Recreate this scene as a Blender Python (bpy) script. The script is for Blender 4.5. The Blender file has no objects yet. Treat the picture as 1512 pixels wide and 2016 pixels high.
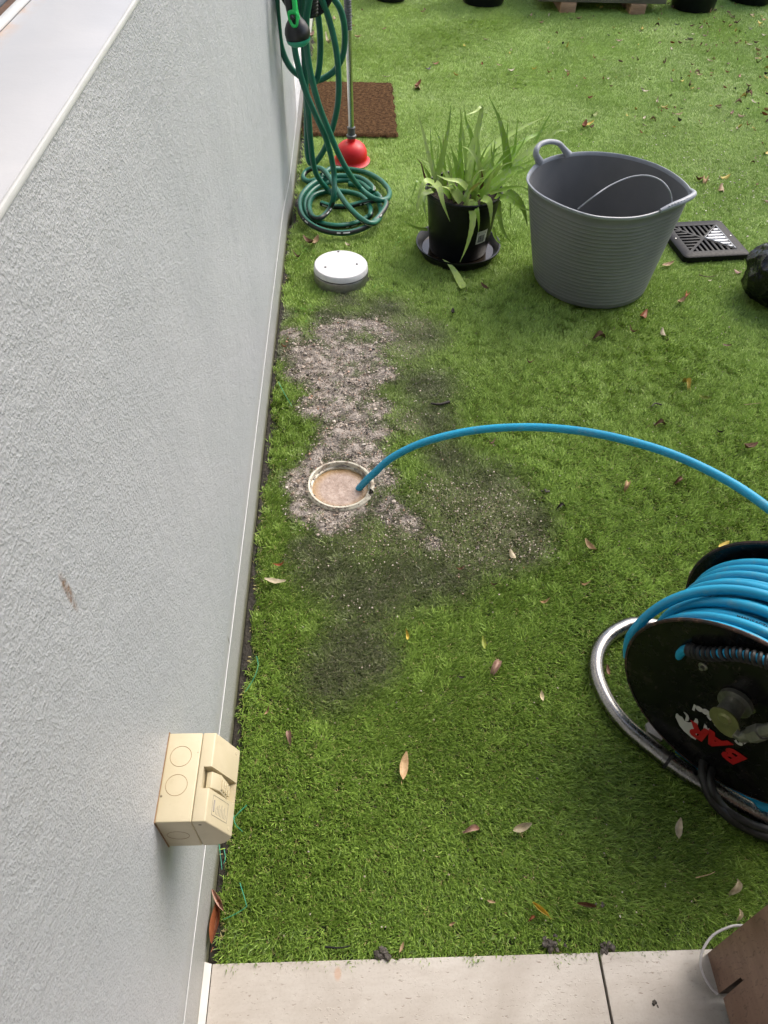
import bpy, bmesh, math, random
import numpy as np
from mathutils import Vector, Matrix, Euler
random.seed(7)
rng = np.random.default_rng(7)
S = bpy.context.scene
COL = S.collection
R = math.radians
PI = math.pi

# ------------------------------------------------------------------ camera
F = 1450.0
RX = np.array([0.9991462, -0.00512264, 0.0409955])      # world X seen in image axes (right, down, forward)
RY = np.array([-0.03084731, -0.75258375, 0.65777362])
RZ = np.array([0.02748301, -0.65847662, -0.75209922])
CAM = np.array([0.263, 0.0, 1.5])
cd = bpy.data.cameras.new('camera')
cam = bpy.data.objects.new('camera', cd)
COL.objects.link(cam)
S.camera = cam
cd.sensor_fit = 'HORIZONTAL'
cd.sensor_width = 36.0
cd.lens = 36.0 * F / 1512.0
cd.clip_start = 0.02
cd.clip_end = 500
M3 = Matrix(((RX[0], -RX[1], -RX[2]), (RY[0], -RY[1], -RY[2]), (RZ[0], -RZ[1], -RZ[2])))
cam.matrix_world = Matrix.Translation(Vector(CAM)) @ M3.to_4x4()

# ------------------------------------------------------------------ light
SUN_EL, SUN_AZ = 50.0, 48.0      # azimuth measured from +Y towards +X
w = bpy.data.worlds.new('World')
S.world = w
w.use_nodes = True
nt = w.node_tree
bg = nt.nodes['Background']
sky = nt.nodes.new('ShaderNodeTexSky')
sky.sky_type = 'NISHITA'
sky.sun_disc = False
sky.sun_elevation = R(SUN_EL)
sky.sun_rotation = R(SUN_AZ)
sky.air_density = 1.0
sky.dust_density = 4.0
sky.ozone_density = 0.6
nt.links.new(sky.outputs[0], bg.inputs[0])
bg.inputs[1].default_value = 0.145
sl = bpy.data.lights.new('sun', 'SUN')
sl.energy = 1.15
sl.angle = R(38)
sl.color = (1.0, 0.97, 0.92)
sun = bpy.data.objects.new('sun', sl)
COL.objects.link(sun)
sd = Vector((math.sin(R(SUN_AZ)) * math.cos(R(SUN_EL)), math.cos(R(SUN_AZ)) * math.cos(R(SUN_EL)), math.sin(R(SUN_EL))))
sun.rotation_euler = sd.to_track_quat('Z', 'Y').to_euler()
S.view_settings.view_transform = 'Standard'
S.view_settings.look = 'None'
S.view_settings.gamma = 1.0
S.view_settings.use_curve_mapping = False
S.view_settings.exposure = 0.86

# ------------------------------------------------------------------ places
def P(px, py, x=None, y=None, z=None):
    """real place seen at a photo pixel, on the plane x=, y= or z="""
    d = np.array([px - 756.0, py - 1008.0, F])
    r = np.array([d @ RX, d @ RY, d @ RZ])
    if x is not None: t = (x - CAM[0]) / r[0]
    elif y is not None: t = (y - CAM[1]) / r[1]
    else: t = ((z or 0.0) - CAM[2]) / r[2]
    return Vector(CAM + r * t)

# ------------------------------------------------------------------ helpers
def tag(o, label=None, cat=None, group=None, kind=None):
    if label: o['label'] = label
    if cat: o['category'] = cat
    if group: o['group'] = group
    if kind: o['kind'] = kind
    return o

def empty(name, loc, rz=0.0):
    o = bpy.data.objects.new(name, None)
    o.empty_display_size = 0.05
    COL.objects.link(o)
    o.location = loc
    o.rotation_euler = (0, 0, rz)
    return o

class MB:
    def __init__(s): s.v = []; s.f = []; s.m = []
    def add(s, vs, fs, mi=0):
        b = len(s.v)
        s.v += [tuple(p) for p in vs]
        s.f += [tuple(b + i for i in f) for f in fs]
        s.m += [mi] * len(fs) if isinstance(mi, int) else list(mi)
        return s
    def box(s, c, d, rot=None, mi=0, bev=0.0):
        hx, hy, hz = d[0] / 2, d[1] / 2, d[2] / 2
        if bev > 0:
            b = bev; vs = []; fs = []
            bm = bmesh.new()
            bmesh.ops.create_cube(bm, size=1)
            for v in bm.verts: v.co = Vector((v.co.x * d[0], v.co.y * d[1], v.co.z * d[2]))
            bmesh.ops.bevel(bm, geom=bm.edges[:], offset=b, segments=2, affect='EDGES', profile=0.5)
            bm.verts.index_update()
            vs = [v.co.copy() for v in bm.verts]; fs = [[v.index for v in f.verts] for f in bm.faces]
            bm.free()
        else:
            vs = [Vector((x, y, z)) for x in (-hx, hx) for y in (-hy, hy) for z in (-hz, hz)]
            fs = [(0, 1, 3, 2), (4, 6, 7, 5), (0, 4, 5, 1), (2, 3, 7, 6), (0, 2, 6, 4), (1, 5, 7, 3)]
        c = Vector(c)
        if rot is not None: vs = [rot @ v for v in vs]
        return s.add([v + c for v in vs], fs, mi)
    def tube(s, pts, r, seg=10, closed=False, mi=0, caps=True, mats=None, rfun=None):
        pts = [Vector(p) for p in pts]
        n = len(pts)
        tang = []
        for i in range(n):
            a = pts[(i - 1) % n] if (closed or i > 0) else pts[i]
            b = pts[(i + 1) % n] if (closed or i < n - 1) else pts[i]
            t = (b - a)
            tang.append(t.normalized() if t.length > 1e-9 else Vector((0, 0, 1)))
        up = Vector((0, 0, 1)) if abs(tang[0].z) < 0.9 else Vector((1, 0, 0))
        nrm = (up - tang[0] * up.dot(tang[0])).normalized()
        vs = []
        for i in range(n):
            nrm = (nrm - tang[i] * nrm.dot(tang[i])).normalized()
            bi = tang[i].cross(nrm)
            rr = (r if not rfun else rfun(i / (n - 1 if n > 1 else 1)) * r)
            for k in range(seg):
                a = 2 * PI * k / seg
                vs.append(pts[i] + nrm * (math.cos(a) * rr) + bi * (math.sin(a) * rr))
        fs = []; ms = []
        for i in range(n if closed else n - 1):
            j = (i + 1) % n
            for k in range(seg):
                k2 = (k + 1) % seg
                fs.append((i * seg + k, i * seg + k2, j * seg + k2, j * seg + k))
                ms.append(mats(i, k) if mats else mi)
        if caps and not closed:
            fs.append(tuple(reversed(range(seg)))); ms.append(mi)
            fs.append(tuple((n - 1) * seg + k for k in range(seg))); ms.append(mi)
        return s.add(vs, fs, ms)
    def lathe(s, prof, c=(0, 0, 0), seg=48, rot=None, mi=0, closed=False, a0=0.0, a1=2 * PI, sx=1.0, sy=1.0):
        full = abs(a1 - a0 - 2 * PI) < 1e-6
        n = len(prof); vs = []; na = seg if full else seg + 1
        c = Vector(c)
        for k in range(na):
            a = a0 + (a1 - a0) * k / seg
            for (r, z) in prof:
                v = Vector((math.cos(a) * r * sx, math.sin(a) * r * sy, z))
                if rot is not None: v = rot @ v
                vs.append(v + c)
        fs = []
        for k in range(seg):
            k2 = (k + 1) % na
            for i in range(n if closed else n - 1):
                j = (i + 1) % n
                if prof[i][0] == 0 and prof[j][0] == 0: continue
                fs.append((k * n + i, k2 * n + i, k2 * n + j, k * n + j))
        return s.add(vs, fs, mi)
    def prism(s, poly, z0, z1, rot=None, c=(0, 0, 0), mi=0):
        n = len(poly); c = Vector(c)
        vs = [Vector((p[0], p[1], z0)) for p in poly] + [Vector((p[0], p[1], z1)) for p in poly]
        if rot is not None: vs = [rot @ v for v in vs]
        fs = [tuple(reversed(range(n))), tuple(range(n, 2 * n))] + [(i, (i + 1) % n, n + (i + 1) % n, n + i) for i in range(n)]
        return s.add([v + c for v in vs], fs, mi)
    def build(s, name, mats, parent=None, smooth=35, loc=None):
        me = bpy.data.meshes.new(name)
        me.from_pydata(s.v, [], s.f)
        if not isinstance(mats, (list, tuple)): mats = [mats]
        for m in mats: me.materials.append(m)
        me.polygons.foreach_set('material_index', s.m)
        bm = bmesh.new(); bm.from_mesh(me)
        bmesh.ops.remove_doubles(bm, verts=bm.verts, dist=1e-6)
        bmesh.ops.recalc_face_normals(bm, faces=bm.faces)
        bm.to_mesh(me); bm.free()
        if smooth:
            me.polygons.foreach_set('use_smooth', [True] * len(me.polygons))
            me.set_sharp_from_angle(angle=R(smooth))
        o = bpy.data.objects.new(name, me)
        COL.objects.link(o)
        if parent is not None:
            o.parent = parent
            o.matrix_parent_inverse = world_of(parent).inverted()
        me.update()
        return o

def world_of(o):
    m = Matrix.LocRotScale(o.location, o.rotation_euler, o.scale)
    if o.parent is not None: m = world_of(o.parent) @ o.matrix_parent_inverse @ m
    return m

def spline(pts, per=8, closed=False):
    """Catmull-Rom through points"""
    p = [Vector(q) for q in pts]; n = len(p); out = []
    rngi = range(n) if closed else range(n - 1)
    for i in rngi:
        if closed: a, b, c, d = p[(i - 1) % n], p[i], p[(i + 1) % n], p[(i + 2) % n]
        else:
            b, c = p[i], p[i + 1]
            a = p[i - 1] if i > 0 else b * 2 - c
            d = p[i + 2] if i + 2 < n else c * 2 - b
        for k in range(per):
            t = k / per
            out.append(0.5 * ((2 * b) + (c - a) * t + (2 * a - 5 * b + 4 * c - d) * t * t + (3 * b - a - 3 * c + d) * t ** 3))
    if not closed: out.append(p[-1])
    return out

# ------------------------------------------------------------------ materials
class NT:
    def __init__(s, name):
        s.m = bpy.data.materials.new(name); s.m.use_nodes = True
        s.t = s.m.node_tree; s.b = s.t.nodes['Principled BSDF']; s.out = s.t.nodes['Material Output']
        s._pos = None
    def n(s, typ, **kw):
        x = s.t.nodes.new(typ)
        for k, v in kw.items():
            if k.startswith('i_'): x.inputs[k[2:].replace('_', ' ')].default_value = v
            else: setattr(x, k, v)
        return x
    def l(s, a, b): s.t.links.new(a, b)
    def pos(s):
        if s._pos is None: s._pos = s.n('ShaderNodeNewGeometry').outputs['Position']
        return s._pos
    def obj(s): return s.n('ShaderNodeTexCoord').outputs['Object']
    def noise(s, scale, detail=4, rough=0.55, co=None, stretch=None, dist=0.0):
        x = s.n('ShaderNodeTexNoise'); x.inputs['Scale'].default_value = scale
        x.inputs['Detail'].default_value = detail; x.inputs['Roughness'].default_value = rough
        x.inputs['Distortion'].default_value = dist
        co = co or s.pos()
        if stretch:
            mp = s.n('ShaderNodeMapping'); mp.inputs['Scale'].default_value = stretch
            s.l(co, mp.inputs[0]); co = mp.outputs[0]
        s.l(co, x.inputs['Vector']); return x.outputs['Fac']
    def ramp(s, fac, stops, interp='LINEAR'):
        x = s.n('ShaderNodeValToRGB'); e = x.color_ramp.elements; x.color_ramp.interpolation = interp
        while len(e) < len(stops): e.new(0.5)
        for i, (p, c) in enumerate(stops):
            e[i].position = p
            e[i].color = (c, c, c, 1) if isinstance(c, (int, float)) else (c[0], c[1], c[2], 1)
        s.l(fac, x.inputs[0]); return x.outputs[0]
    def mix(s, fac, a, b, mode='MIX'):
        x = s.n('ShaderNodeMix', data_type='RGBA', blend_type=mode)
        for sock, v in ((x.inputs[0], fac), (x.inputs[6], a), (x.inputs[7], b)):
            if isinstance(v, (int, float)): sock.default_value = v
            elif isinstance(v, (tuple, list)): sock.default_value = (v[0], v[1], v[2], 1)
            else: s.l(v, sock)
        return x.outputs[2]
    def math(s, op, a, b=None, c=None, clamp=False):
        x = s.n('ShaderNodeMath', operation=op); x.use_clamp = clamp
        for i, v in enumerate((a, b, c)):
            if v is None: continue
            if isinstance(v, (int, float)): x.inputs[i].default_value = v
            else: s.l(v, x.inputs[i])
        return x.outputs[0]
    def sep(s, v):
        x = s.n('ShaderNodeSeparateXYZ'); s.l(v, x.inputs[0]); return x.outputs
    def bump(s, h, strength=0.5, dist=0.01, prev=None):
        x = s.n('ShaderNodeBump'); x.inputs['Strength'].default_value = strength; x.inputs['Distance'].default_value = dist
        s.l(h, x.inputs['Height'])
        if prev is not None: s.l(prev, x.inputs['Normal'])
        return x.outputs[0]
    def set(s, **kw):
        names = {'col': 'Base Color', 'rough': 'Roughness', 'metal': 'Metallic', 'normal': 'Normal', 'spec': 'Specular IOR Level',
                 'coat': 'Coat Weight', 'trans': 'Transmission Weight', 'ior': 'IOR', 'sheen': 'Sheen Weight', 'coatr': 'Coat Roughness'}
        for k, v in kw.items():
            i = s.b.inputs[names[k]]
            if isinstance(v, (int, float)): i.default_value = v
            elif isinstance(v, (tuple, list)): i.default_value = (v[0], v[1], v[2], 1)
            else: s.l(v, i)
        return s.m
    def ell(s, c, r, soft=0.35, co=None):
        """1 inside an ellipsoid patch, fading out"""
        mp = s.n('ShaderNodeMapping', vector_type='TEXTURE')
        mp.inputs['Location'].default_value = c; mp.inputs['Scale'].default_value = r
        s.l(co or s.pos(), mp.inputs[0])
        ln = s.n('ShaderNodeVectorMath', operation='LENGTH'); s.l(mp.outputs[0], ln.inputs[0])
        mr = s.n('ShaderNodeMapRange'); mr.inputs['From Min'].default_value = 1 + soft; mr.inputs['From Max'].default_value = 1 - soft
        s.l(ln.outputs['Value'], mr.inputs['Value']); return mr.outputs[0]

def simple(name, col, rough=0.5, metal=0.0, spec=0.5, var=0.12, vscale=30, bump=0.0, bscale=200, bdist=0.001, coat=0.0):
    t = NT(name); n = t.noise(vscale, 5, co=t.obj())
    lo = tuple(c * (1 - var) for c in col); hi = tuple(min(1, c * (1 + var)) for c in col)
    c = t.ramp(n, [(0.3, lo), (0.7, hi)])
    rr = t.ramp(t.noise(vscale * 2.3, 4, co=t.obj()), [(0.3, max(0.02, rough * 0.85)), (0.7, min(1, rough * 1.15))])
    t.set(col=c, rough=rr, metal=metal, spec=spec, coat=coat)
    if bump > 0: t.set(normal=t.bump(t.noise(bscale, 4, co=t.obj()), bump, bdist))
    return t.m

M = {}
# painted textured render of the wall
t = NT('painted_render')
pz = t.sep(t.pos())
big = t.noise(2.4, 5, 0.6); fine = t.noise(230, 3, 0.6); mid = t.noise(38, 4)
base = t.mix(t.ramp(big, [(0.3, 0.0), (0.7, 1.0)]), (0.425, 0.448, 0.478), (0.49, 0.51, 0.54))
base = t.mix(t.ramp(mid, [(0.35, 0.0), (0.75, 0.22)]), base, (0.385, 0.405, 0.43))
# grime near the ground: beige then algae
hz = t.math('ADD', pz[2], t.math('MULTIPLY', t.math('SUBTRACT', t.noise(9, 5, 0.7), 0.5), 0.05))
base = t.mix(t.ramp(hz, [(0.0, 0.8), (0.06, 0.5), (0.145, 0.35), (0.20, 0.0)]), base, (0.36, 0.35, 0.315))
hz2 = t.math('ADD', pz[2], t.math('MULTIPLY', t.math('SUBTRACT', t.noise(22, 5, 0.7), 0.5), 0.035))
base = t.mix(t.ramp(hz2, [(0.0, 0.9), (0.010, 0.8), (0.034, 0.0)]), base, (0.13, 0.13, 0.07))
# scattered dirt specks
vor = t.n('ShaderNodeTexVoronoi'); vor.inputs['Scale'].default_value = 17
mp = t.n('ShaderNodeMapping'); mp.inputs['Scale'].default_value = (1, 1, 0.6); t.l(t.pos(), mp.inputs[0]); t.l(mp.outputs[0], vor.inputs['Vector'])
spk = t.ramp(vor.outputs['Distance'], [(0.0, 1.0), (0.028, 0.9), (0.045, 0.0)])
spk = t.math('MULTIPLY', spk, t.ramp(t.noise(6, 2), [(0.53, 0.0), (0.6, 0.8)]))
spk = t.math('MULTIPLY', spk, t.ramp(pz[2], [(0.25, 1.0), (0.9, 0.25)]))
base = t.mix(spk, base, (0.10, 0.09, 0.07))
# brown scuff, drip stain below the switch box
a1 = P(135, 1165, x=0)
sc = t.math('MULTIPLY', t.ell((0, a1.y, a1.z), (0.05, 0.0055, 0.026)), t.ramp(t.noise(90, 4, 0.7), [(0.35, 0.2), (0.6, 1.0)]))
base = t.mix(sc, base, (0.24, 0.16, 0.12))
a2 = P(450, 1260, x=0)
base = t.mix(t.ell((0, a2.y, a2.z), (0.05, 0.003, 0.014)), base, (0.12, 0.11, 0.10))
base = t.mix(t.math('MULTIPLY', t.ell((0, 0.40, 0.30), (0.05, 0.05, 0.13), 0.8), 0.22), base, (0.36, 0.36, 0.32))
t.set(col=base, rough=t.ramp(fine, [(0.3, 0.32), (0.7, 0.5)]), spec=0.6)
vg = t.n('ShaderNodeTexVoronoi', feature='SMOOTH_F1'); vg.inputs['Scale'].default_value = 400; t.l(t.pos(), vg.inputs['Vector'])
gr_ = t.math('ADD', t.math('MULTIPLY', t.math('SUBTRACT', 1.0, vg.outputs['Distance']), t.ramp(t.noise(210, 3, 0.6), [(0.35, 0.2), (0.65, 1.3)])), t.math('MULTIPLY', t.noise(600, 4, 0.7), 0.7))
b1 = t.bump(gr_, 0.7, 0.0016)
t.set(normal=t.bump(t.noise(9, 4, 0.6), 0.3, 0.012, t.bump(mid, 0.25, 0.01, b1))); M['render'] = t.m
M['plain_white'] = simple('white_paint', (0.78, 0.77, 0.74), 0.45, var=0.05, bump=0.15, bscale=90)
M['bead'] = simple('white_trim_bead', (0.60, 0.615, 0.62), 0.35, var=0.05)
M['plinth'] = NT('slab_edge_concrete')
t = M['plinth']
c = t.ramp(t.noise(45, 5, 0.7), [(0.3, (0.26, 0.25, 0.20)), (0.7, (0.44, 0.42, 0.37))])
c = t.mix(t.ramp(t.noise(7, 5, 0.7), [(0.4, 0.0), (0.62, 0.85)]), c, (0.12, 0.135, 0.075))
M['plinth'] = t.set(col=c, rough=0.8, normal=t.bump(t.noise(220, 4), 0.5, 0.003))

# pale honed sill stone
t = NT('pale_sill_stone')
c = t.ramp(t.noise(5, 6, 0.6, dist=0.6), [(0.3, (0.46, 0.48, 0.52)), (0.7, (0.56, 0.57, 0.60))])
c = t.mix(t.ramp(t.noise(60, 4, stretch=(1, 0.3, 1)), [(0.62, 0.0), (0.72, 0.25)]), c, (0.5, 0.5, 0.52))
rust = t.math('MULTIPLY', t.ell((-0.122, 0.98, 1.23), (0.013, 5, 0.1), 0.7), t.ramp(t.noise(30, 4, 0.7), [(0.42, 0.0), (0.6, 0.6)]))
c = t.mix(rust, c, (0.55, 0.36, 0.24))
M['sill'] = t.set(col=c, rough=0.32, normal=t.bump(t.noise(120, 4), 0.08, 0.002))

# travertine-look porcelain
t = NT('travertine_tile')
co = t.obj()
c = t.ramp(t.noise(6, 6, 0.6, dist=1.2), [(0.25, (0.41, 0.37, 0.325)), (0.5, (0.50, 0.465, 0.42)), (0.75, (0.59, 0.56, 0.515))])
c = t.mix(t.ramp(t.noise(45, 6, 0.72, stretch=(0.22, 1, 1)), [(0.46, 0.0), (0.70, 0.38)]), c, (0.37, 0.32, 0.275))
c = t.mix(t.ramp(t.noise(230, 3, 0.7), [(0.5, 0.0), (0.75, 0.35)]), c, (0.33, 0.28, 0.24))
pit = t.ramp(t.noise(190, 3, 0.6, stretch=(0.38, 1.0, 1)), [(0.62, 0.0), (0.68, 0.75)])
pit = t.math('MULTIPLY', pit, t.ramp(t.noise(14, 3), [(0.38, 0.15), (0.55, 1.0)]))
c = t.mix(pit, c, (0.24, 0.19, 0.15))
st = P(1395, 1975)
c = t.mix(t.math('MULTIPLY', t.ell((st.x + 0.005, st.y - 0.02, 0), (0.035, 0.085, 0.2), 0.7), t.ramp(t.noise(25, 4), [(0.3, 0.3), (0.6, 0.8)])), c, (0.30, 0.285, 0.25))
sp = P(379, 1918 - 0)
o1 = P(665, 1917)
c = t.mix(t.math('MULTIPLY', t.ell((o1.x, o1.y, 0), (0.006, 0.010, 0.2), 0.3), 0.5), c, (0.50, 0.27, 0.15))
wet = t.ramp(t.noise(160, 2, 0.5), [(0.62, 0.0), (0.66, 1.0)])
wetm = t.math('MULTIPLY', wet, t.ramp(t.noise(9, 2), [(0.45, 0.0), (0.6, 1.0)]))
M['tile'] = t.set(col=c, rough=t.mix(wetm, (0.36,) * 3, (0.06,) * 3), normal=t.bump(t.math('ADD', t.math('MULTIPLY', pit, -1), t.math('MULTIPLY', wetm, 0.6)), 0.3, 0.0015))
M['grout'] = simple('dark_grout', (0.10, 0.09, 0.085), 0.8, var=0.2)
M['white_grout'] = simple('white_sealant', (0.72, 0.71, 0.68), 0.6, var=0.08, bump=0.3, bscale=120)

# soil
t = NT('dark_soil')
M['soil'] = t.set(col=t.ramp(t.noise(60, 5), [(0.3, (0.012, 0.011, 0.009)), (0.7, (0.05, 0.042, 0.032))]), rough=0.85, normal=t.bump(t.noise(120, 5), 0.8, 0.01))
M['clod'] = simple('grey_mud_clod', (0.075, 0.065, 0.055), 0.7, var=0.5, vscale=90, bump=0.5)
# turf backing with washed-out mud where the grass is worn
t = NT('turf_backing')
at = t.n('ShaderNodeAttribute', attribute_name='mud').outputs['Fac']
g = t.ramp(t.noise(120, 3), [(0.3, (0.022, 0.035, 0.012)), (0.7, (0.055, 0.075, 0.028))])
mud = t.ramp(t.noise(34, 6, 0.72), [(0.3, (0.05, 0.045, 0.038)), (0.45, (0.16, 0.135, 0.115)), (0.6, (0.44, 0.385, 0.34)), (0.75, (0.64, 0.57, 0.51))])
mud = t.mix(t.ramp(t.noise(150, 4, 0.7), [(0.52, 0.0), (0.64, 0.85)]), mud, (0.05, 0.045, 0.04))
mud = t.mix(t.ramp(t.noise(210, 3, 0.7), [(0.6, 0.0), (0.68, 0.8)]), mud, (0.52, 0.46, 0.38))
f = t.math('ADD', at, t.math('MULTIPLY', t.math('SUBTRACT', t.noise(40, 4, 0.7), 0.5), 0.7))
M['backing'] = t.set(col=t.mix(t.ramp(f, [(0.22, 0.0), (0.5, 1.0)]), g, mud), rough=t.mix(at, (0.9,) * 3, (0.5,) * 3),
                     normal=t.bump(t.noise(140, 5, 0.7), 0.8, 0.006))
# artificial grass blades
t = NT('artificial_grass_blades')
tone = t.n('ShaderNodeAttribute', attribute_name='tone').outputs['Fac']
dirt = t.n('ShaderNodeAttribute', attribute_name='dirt', attribute_type='INSTANCER').outputs['Fac']
hue = t.n('ShaderNodeAttribute', attribute_name='hue', attribute_type='INSTANCER').outputs['Fac']
col = t.ramp(tone, [(0.0, (0.066, 0.125, 0.016)), (0.25, (0.125, 0.215, 0.028)), (0.45, (0.200, 0.315, 0.048)), (0.65, (0.285, 0.415, 0.080)), (0.82, (0.36, 0.53, 0.11)), (0.86, (0.42, 0.38, 0.14)), (1.0, (0.54, 0.46, 0.22))])
hs = t.n('ShaderNodeHueSaturation'); hs.inputs['Saturation'].default_value = 1.0
t.l(t.math('ADD', 0.94, t.math('MULTIPLY', hue, 0.36)), hs.inputs['Value']); t.l(col, hs.inputs['Color']); col = hs.outputs[0]
dcol = t.ramp(t.noise(160, 3), [(0.3, (0.045, 0.048, 0.03)), (0.52, (0.12, 0.12, 0.08)), (0.72, (0.36, 0.32, 0.26))])
dm = t.math('ADD', t.math('MULTIPLY', dirt, 1.0), t.math('MULTIPLY', t.math('SUBTRACT', t.noise(55, 4, 0.7), 0.5), t.math('MULTIPLY', dirt, 0.9)))
col = t.mix(t.ramp(dm, [(0.05, 0.0), (0.75, 0.85)]), col, dcol)
pal = t.n('ShaderNodeAttribute', attribute_name='pale', attribute_type='INSTANCER').outputs['Fac']
col = t.mix(t.math('MULTIPLY', pal, t.ramp(t.noise(110, 4, 0.7), [(0.35, 0.15), (0.62, 0.95)])), col, (0.40, 0.385, 0.27))
t.set(col=col, rough=0.45, spec=0.5)
tr = t.n('ShaderNodeBsdfTranslucent'); t.l(t.mix(0.35, col, (0.22, 0.38, 0.02)), tr.inputs[0])
mx = t.n('ShaderNodeMixShader'); mx.inputs[0].default_value = 0.25
t.l(t.b.outputs[0], mx.inputs[1]); t.l(tr.outputs[0], mx.inputs[2]); t.l(mx.outputs[0], t.out.inputs[0])
M['blade'] = t.m

def leaf_mat(name, c1, c2, spec=0.4):
    t = NT(name)
    oi = t.n('ShaderNodeObjectInfo').outputs['Random']
    c = t.ramp(t.noise(70, 5, 0.65), [(0.3, c1), (0.7, c2)])
    hs = t.n('ShaderNodeHueSaturation'); t.l(c, hs.inputs['Color']); t.l(t.math('ADD', 0.7, t.math('MULTIPLY', oi, 0.55)), hs.inputs['Value'])
    return t.set(col=hs.outputs[0], rough=0.55, spec=spec, normal=t.bump(t.noise(260, 3), 0.3, 0.001))
LM = {'tan': leaf_mat('dry_leaf_tan', (0.26, 0.16, 0.08), (0.50, 0.36, 0.20)),
      'pink': leaf_mat('dry_leaf_pinkish', (0.28, 0.15, 0.11), (0.52, 0.36, 0.28)),
      'pale': leaf_mat('dry_leaf_pale', (0.36, 0.30, 0.19), (0.60, 0.53, 0.37)),
      'brown': leaf_mat('dry_leaf_brown', (0.09, 0.045, 0.025), (0.22, 0.12, 0.065)),
      'rust': leaf_mat('dry_leaf_rust', (0.20, 0.055, 0.02), (0.36, 0.14, 0.06)),
      'yellow': leaf_mat('leaf_yellow', (0.42, 0.30, 0.04), (0.60, 0.48, 0.11)),
      'green': leaf_mat('leaf_green', (0.10, 0.15, 0.02), (0.24, 0.27, 0.04)),
      'black': leaf_mat('leaf_blackened', (0.012, 0.010, 0.008), (0.04, 0.03, 0.025))}

# plastics and metals
M['box'] = None
t = NT('yellowed_cream_plastic'); co = t.obj()
c = t.ramp(t.noise(14, 4, co=co), [(0.3, (0.52, 0.455, 0.295)), (0.7, (0.60, 0.53, 0.37))])
c = t.mix(t.ramp(t.noise(60, 4, 0.7, co=co), [(0.58, 0.0), (0.75, 0.25)]), c, (0.40, 0.32, 0.19))
v = t.n('ShaderNodeTexVoronoi'); v.inputs['Scale'].default_value = 34; t.l(co, v.inputs[0])
c = t.mix(t.ramp(v.outputs['Distance'], [(0.065, 0.85), (0.095, 0.0)]), c, (0.06, 0.035, 0.02))
M['box'] = t.set(col=c, rough=0.45, normal=t.bump(t.noise(300, 2, co=co), 0.06, 0.001))
M['box_dark'] = simple('box_seam_brown', (0.26, 0.16, 0.08), 0.7)  # brown of the grime line and knock-out rings
M['box_print'] = simple('grey_print', (0.27, 0.25, 0.21), 0.6)
M['green_hose'] = simple('green_hose_rubber', (0.014, 0.135, 0.088), 0.34, var=0.14, vscale=14, spec=0.5)
M['hose_stripe'] = simple('black_hose_stripe', (0.014, 0.018, 0.018), 0.4)
M['hose_mark'] = simple('white_hose_mark', (0.65, 0.68, 0.66), 0.5)
t = NT('blue_hose_rubber'); 
c = t.ramp(t.noise(9, 4), [(0.3, (0.008, 0.27, 0.47)), (0.7, (0.012, 0.35, 0.58))])
c = t.mix(t.ramp(t.noise(22, 5, 0.7), [(0.56, 0.0), (0.72, 0.6)]), c, (0.16, 0.30, 0.32))
M['blue_hose'] = t.set(col=c, rough=t.ramp(t.noise(60, 3), [(0.3, 0.32), (0.7, 0.5)]), normal=t.bump(t.noise(200, 3), 0.08, 0.001))
M['print_black'] = simple('black_print', (0.012, 0.02, 0.04), 0.6)
M['black_plastic'] = simple('black_plastic', (0.012, 0.013, 0.014), 0.33, var=0.3)
M['grate_black'] = simple('black_grate_plastic', (0.008, 0.0085, 0.0095), 0.5, spec=0.22, var=0.35, vscale=50, bump=0.1)
M['grate_pale'] = simple('pale_grate_ribs', (0.72, 0.73, 0.74), 0.35, var=0.25, vscale=60)  # one triangle of the grate is paler than the rest
M['green_plastic'] = simple('bright_green_plastic', (0.01, 0.50, 0.10), 0.35)
M['teal_plastic'] = simple('teal_green_plastic', (0.02, 0.30, 0.18), 0.4)
M['red_rubber'] = simple('red_rubber', (0.60, 0.006, 0.009), 0.45, var=0.06)
M['grey_plastic'] = simple('grey_plastic', (0.10, 0.105, 0.11), 0.45)
M['steel'] = None
t = NT('scuffed_stainless'); co = t.obj()
rr = t.ramp(t.noise(45, 5, 0.7), [(0.3, 0.16), (0.7, 0.38)])
c = t.ramp(t.noise(30, 5, 0.7), [(0.3, (0.21, 0.205, 0.195)), (0.7, (0.36, 0.35, 0.335))])
M['steel'] = t.set(col=c, metal=1.0, rough=rr, normal=t.bump(t.noise(260, 4), 0.12, 0.001))
M['chrome'] = simple('plunger_chrome', (0.62, 0.61, 0.57), 0.17, metal=1.0)
M['dull_metal'] = simple('dull_zinc', (0.24, 0.24, 0.21), 0.34, metal=0.7, var=0.3, vscale=60)
M['olive_metal'] = simple('yellow_zinc_plate', (0.24, 0.25, 0.11), 0.34, metal=0.6, var=0.2, vscale=40)
M['cap_steel'] = simple('brushed_collar_steel', (0.36, 0.35, 0.33), 0.42, metal=0.9, var=0.2, vscale=40)
M['cap_white'] = simple('grey_white_cap_plastic', (0.70, 0.70, 0.71), 0.45, var=0.07, vscale=40, bump=0.1)
M['hole'] = simple('dark_hole', (0.01, 0.01, 0.01), 0.9)
M['tub'] = None
t = NT('grey_tub_plastic')
c = t.ramp(t.noise(8, 4), [(0.3, (0.155, 0.16, 0.166)), (0.7, (0.185, 0.19, 0.195))])
u1 = P(1105, 470, y=2.26); u2 = P(1190, 540, y=2.24)
M['tub'] = t.set(col=c, rough=t.ramp(t.noise(40, 4), [(0.3, 0.34), (0.7, 0.5)]), normal=t.bump(t.ramp(t.noise(330, 1), [(0.68, 0.0), (0.72, 1.0)]), 0.25, 0.001))
M['tub_rim'] = simple('pale_tub_rim', (0.30, 0.325, 0.36), 0.4, var=0.1)
M['tub_rib'] = simple('tub_rib', (0.25, 0.257, 0.265), 0.4, var=0.1)
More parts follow.
